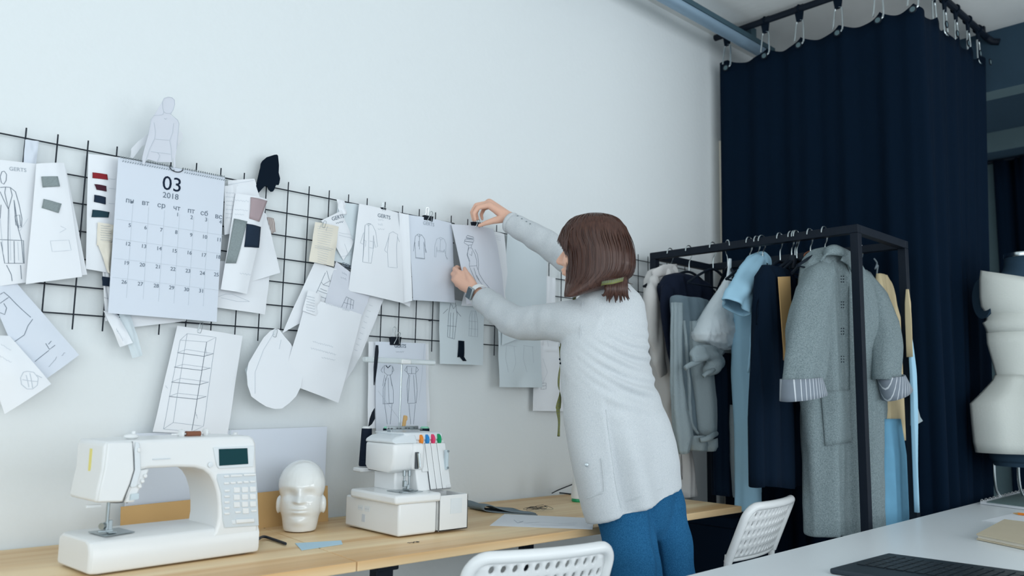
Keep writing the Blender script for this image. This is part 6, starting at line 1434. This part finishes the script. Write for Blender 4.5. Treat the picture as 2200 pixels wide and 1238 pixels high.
b.capsule(D(1322, 655, 2.37), D(1316, 740, 2.37), 0.070, 0.088, 20)
def sleeve(pts, rs):
    P = smooth_path(pts, 8); m_ = len(P); rr = [interp([(i/(len(rs)-1), v) for i, v in enumerate(rs)], k/(m_-1)) for k in range(m_)]; b.tube(P, rr, 22)
sleeve([D(1290, 712, 2.32), D(1240, 694, 2.34), D(1175, 692, 2.43), D(1112, 693, 2.535), D(1070, 667, 2.64), D(1040, 644, 2.73)], (0.074, 0.066, 0.054, 0.051, 0.046, 0.043))
sleeve([D(1322, 700, 2.44), D(1345, 668, 2.54), D(1312, 622, 2.63), D(1240, 570, 2.73), D(1165, 518, 2.82), D(1097, 479, 2.885)], (0.050, 0.055, 0.054, 0.052, 0.047, 0.038))
me = remesh(b, 'cardigan', 0.0055, 7, 0.5, ('knit',))
UPV = UP
def folds(co, no):
    out = []
    S0 = D(1385, 745, 2.34)
    for c in co:
        p = Vector(c); v = p-CAM; dd = v.dot(FW); px = 1100+FPX*v.dot(RT)/dd; py = 619-FPX*v.dot(UP)/dd; h = 0
        # pull lines running from under the raised arm across the back (they follow the cloth, measured along it)
        s = (px-1290)/100; t = (py-790)/100
        w = math.exp(-((px-1345)/62)**2-((py-775)/62)**2); q = t-0.42*(s-0.4)+0.25*(s-0.5)**2
        h += 0.0060*w*math.sin(q*27+2*noise.noise(p*7))
        # long soft folds falling towards the hem
        w2 = min(1, max(0, (py-830)/160)); h += w2*0.0125*math.sin((px-0.22*(py-900))*0.062+2.2*noise.noise(p*2.5))*(0.4+0.6*min(1, max(0, (px-1300)/60)))+w2*0.003*noise.noise(p*6)
        vx = 1296+(py-860)*0.163; h += 0.0075*w2*math.tanh((vx-px)/4)*math.exp(-max(0, abs(px-vx)-8)/40)
        h += 0.0065*math.exp(-((px-1362)/55)**2-((py-840)/50)**2)*math.sin((py-0.35*(px-1362))*0.16+1.5*noise.noise(p*5))
        # rumples along the sleeves
        if px < 1215: h += 0.0035*noise.noise(Vector((p.x*22, p.y*16, p.z*30)))+0.0022*math.sin(px*0.16+py*0.05+3*noise.noise(p*9))*max(0, min(1, (1215-px)/30))
        h += 0.0018*noise.noise(p*11)
        out.append(h)
    return out
me.update(); displace(me, folds)
card = link('cardigan', me, WD, True, angle=180)
bpy.context.view_layer.update(); bvc = surf_of([card])
patch('pocket', bvc, '1226,990 1290,982 1298,1058 1240,1074', 'knit', card, 0.0010, solid=0.002)
seam('pocket_seam', bvc, '1226,994 1240,1072 1262,1070 1290,1060 1298,1050 1292,984', 0.0012, 'knit', card, 0.004)
p = on(bvc, 1262, 998, 0.006)
if p is not None: b = MB(); b.lathe([(0.0048, -0.001), (0.0048, 0.0012), (0.003, 0.0018)], p, axis=-ray(1262, 998), seg=16); b.build('button', 'steel', card)
seam('vent_seam', bvc, '1302,880 1310,950 1318,1010 1326,1060 1334,1092', 0.0020, 'knit', card, 0.0005)
seam('hem_stitch', bvc, '1345,1078 1380,1066 1420,1050 1462,1030', 0.0010, 'knit', card, 0.0004)
seam('shoulder_seam', bvc, '1256,632 1250,660 1248,700 1246,726', 0.0012, 'knit', card, 0.0003)
for (c0, c1_, r) in ((D(1044, 648, 2.722), D(1038, 642, 2.735), 0.0435), (D(1101, 481, 2.880), D(1095, 478, 2.888), 0.038)):
    b = MB(); b.tube([c0, c0+(c1_-c0)*0.5, c1_], [r*0.97, r*1.02, r*0.97], 24); b.build('cuff', 'knit', card, angle=180)
for x, y in P2('1112,463 1121,469 1131,475 1139,480'):
    q = on(bvc, x, y+1.5, 0.001)
    if q is not None: b = MB(); b.ellipsoid(q, (0.003, 0.003, 0.0018), seg=10, rings=6); b.build('button', 'steel', card)
for x, y in P2('1201,763 1202,772 1203,781'):
    q = on(bvc, x+2, y, 0.001)
    if q is not None: b = MB(); b.ellipsoid(q, (0.0036, 0.0036, 0.003), seg=10, rings=6); b.build('button', 'cloth_black', card)
# jeans seam stitching
bvj = surf_of([jeans]); seam('side_seam', bvj, '1280,1122 1288,1160 1300,1200 1314,1237', 0.0012, 'cloth_denim_pale', jeans, 0.0006)
# ---- wrist watch
wa = thing_dir = (LW-LE).normalized(); wc = D(1012, 626, 2.745)
b = MB(); x = wa.orthogonal().normalized(); y = wa.cross(x); c = lerp(LE, LW, 0.93)
b.loft([[c+wa*t+x*(0.0335*math.cos(q))+y*(0.0335*math.sin(q)) for q in [2*PI*k/28 for k in range(28)]] for t in (-0.011, -0.009, 0.009, 0.011)], cap=False, closed=False); wt = b.build('wristwatch', 'cuff_strap', WD, solid=0.003, angle=50)
nrm = (D(985, 640, 2.60)-c); nrm = (nrm-wa*nrm.dot(wa)).normalized(); sd = wa.cross(nrm).normalized(); Rw = Matrix((wa, sd, nrm)).transposed(); cc = c+nrm*0.036
b = MB(); b.box(cc, (0.034, 0.040, 0.010), Rw); b.build('watch_case', 'steel', wt, bevel=0.004, bseg=3, angle=30)
b = MB(); b.box(cc+nrm*0.0052, (0.028, 0.034, 0.0012), Rw); b.build('watch_screen', 'screen_dark', wt, smooth=False, bevel=0.0005)
# ---- hair: straight bob with fringe, gathered at the nape
CRh = Vector((RT.x, RT.y, 0)).normalized(); CFh = Vector((FW.x, FW.y, 0)).normalized()
hrows = [(460.5, 1272, 1292, 2.34, .10), (462, 1252, 1306, 2.34, .35), (467, 1236, 1320, 2.34, .55), (476, 1222, 1334, 2.34, .75), (490, 1211, 1346, 2.34, .90), (508, 1204, 1353, 2.34, .98), (524, 1203, 1358, 2.338, 1.0), (538, 1210, 1362, 2.334, 1.0), (552, 1216, 1364, 2.330, .99), (572, 1217, 1365, 2.326, .97), (590, 1216, 1359, 2.320, .92), (604, 1215, 1346, 2.309, .80), (614, 1214, 1322, 2.291, .60), (623, 1213, 1286, 2.273, .40), (631, 1212, 1256, 2.259, .25), (638, 1212, 1236, 2.249, .14)]
def hr(u):
    i = min(int(u*(len(hrows)-1)), len(hrows)-2); f = u*(len(hrows)-1)-i; return [lerp(p, q, f) for p, q in zip(hrows[i], hrows[i+1])]
b = MB(); NH = 240; R = []
for j in range(76):
    py, xl, xr, d, dk = hr(j/75); c = D((xl+xr)/2, py, d); w = (xr-xl)/2*d/FPX; h = 0.092*dk; ring = []
    for k in range(NH):
        ph = 2*PI*k/NH; st = 1+0.006*noise.noise(Vector((math.cos(ph)*9+3*math.sin(ph*5), math.sin(ph)*9, j*0.015)))+0.006*noise.noise(Vector((math.cos(ph)*40, math.sin(ph)*32, j*0.02)))
        ring.append(c+CRh*(w*st*math.cos(ph))+CFh*(h*st*math.sin(ph)))
    R.append(ring)
b.loft(R); hair = b.build('hair', 'hair', WD, angle=180)
rs_ = random.Random(11); b = MB()
def lock(P, r0, flat=0.45):
    Q = smooth_path(P, 6); m_ = len(Q); b.tube(Q, [r0*(1-0.85*(k/(m_-1))**1.5) for k in range(m_)], 7, flat=flat)
for i in range(26):     # fringe falling over the forehead
    t = i/25; x1 = lerp(1196.5, 1217, t); y1 = 520+26*t+rs_.uniform(-3, 3); dd = 2.335-0.05*t
    lock([D(1258+12*t, 463, 2.335), D(lerp(1216, 1236, t), 484, dd), D(lerp(1203, 1222, t), 504, dd), D(x1, y1, dd)], 0.0062)
def hsurf(px, py):
    for A_, B_ in zip(hrows, hrows[1:]):
        if A_[0] <= py <= B_[0]:
            f = (py-A_[0])/(B_[0]-A_[0]); _, xl, xr, d, dk = [lerp(p, q, f) for p, q in zip(A_, B_)]
            u = max(-1, min(1, (px-(xl+xr)/2)/((xr-xl)/2))); return d-0.092*dk*math.sqrt(max(0, 1-u*u))
    return hrows[-1][3]
for i in range(40):     # ragged ends of the long side
    t = i/39; x1 = lerp(1212, 1300, t); y1 = lerp(637, 613, t)+rs_.uniform(-2, 5)
    xa = max(x1+3+4*t, 1219); lock([D(xa, 580, hsurf(xa, 580)+0.012), D(xa-1, 600, hsurf(xa-1, 600)+0.003), D(x1+rs_.uniform(-1, 2), y1, hsurf(x1+3, min(y1, 634)))], 0.0045)
for i in range(22):     # tuft under the tape
    t = i/21; x0 = lerp(1303, 1342, t); x1 = lerp(1296, 1350, t)+rs_.uniform(-5, 5); y1 = 652-24*abs(t-0.5)+rs_.uniform(-9, 6)
    lock([D(x0, 598, 2.25), D(x0+rs_.uniform(-3, 3), 618, 2.235), D((x0+x1)/2, 634, 2.236), D(x1, y1, 2.25)], 0.0085, 0.7)
lock([D(1335, 606, 2.25), D(1348, 608, 2.25), D(1360, 611, 2.26)], 0.005); lock([D(1330, 606, 2.25), D(1346, 616, 2.25), D(1356, 628, 2.26)], 0.004)
for i in range(46):     # loose strands over the crown and sides
    ph = rs_.uniform(3.3, 6.2); P = []
    for j in (3, 14, 26, 38, 50, 60):
        py, xl, xr, d, dk = hr(min(1, (j+rs_.uniform(-1, 1))/75)); c = D((xl+xr)/2, py, d); w = (xr-xl)/2*d/FPX; P.append(c+CRh*(w*1.012*math.cos(ph))+CFh*(0.092*dk*1.012*math.sin(ph)))
    lock(P, 0.0022, 0.5)
b.build('hair_locks', 'hair', hair, angle=180)
# ---- tape measure round her neck, one end hanging down in front
b = MB(); P = smooth_path([D(1344, 599, 2.255), D(1332, 602, 2.222), D(1316, 606, 2.205), D(1300, 608, 2.218), D(1288, 611, 2.255)], 8)
b.strip([(p+EZ*0.0055, p-EZ*0.0055) for p in P]); m_ = MATS['tape']
P2_ = smooth_path([D(1206, 745, 2.45), D(1203, 785, 2.452), D(1200, 825, 2.45), D(1203, 850, 2.45), D(1199, 880, 2.45), D(1201, 905, 2.45), D(1200, 938, 2.45)], 8); rowsT = []
for i, p in enumerate(P2_):
    a = 0.4+1.5*math.sin(i*0.11); w = 0.0075*(1 if i < 32 else 0.75); rowsT.append((p-CRh*(w*math.cos(a))-CFh*(w*math.sin(a)), p+CRh*(w*math.cos(a))+CFh*(w*math.sin(a))))
b.strip(rowsT)
Q = smooth_path([D(1288, 611, 2.255), D(1258, 618, 2.33), D(1238, 634, 2.36), D(1226, 668, 2.44), D(1214, 705, 2.462), D(1206, 745, 2.45)], 8)
b.strip([(p+EX*0.007+EZ*0.004, p-EX*0.007-EZ*0.004) for p in Q])
o = b.build('tape_measure', 'tape', solid=0.0006, angle=180, recalc=False); tag(o, 'yellow green tape measure worn round the neck of the woman', 'tape measure')
b = MB()
for i, (a, c) in enumerate([(p+EZ*0.006, p-EZ*0.001) for p in P[2::2]]): b.tube([a-CFh*0.0016, c-CFh*0.0016], 0.0007, 4)
for i, (a, c) in enumerate(rowsT):
    if i % 2 == 0: q = lerp(a, c, 0.3); r = lerp(a, c, 0.7); b.tube([q-CFh*0.001, r-CFh*0.001], 0.0006, 4)
b.build('tick_marks', 'ink', o)
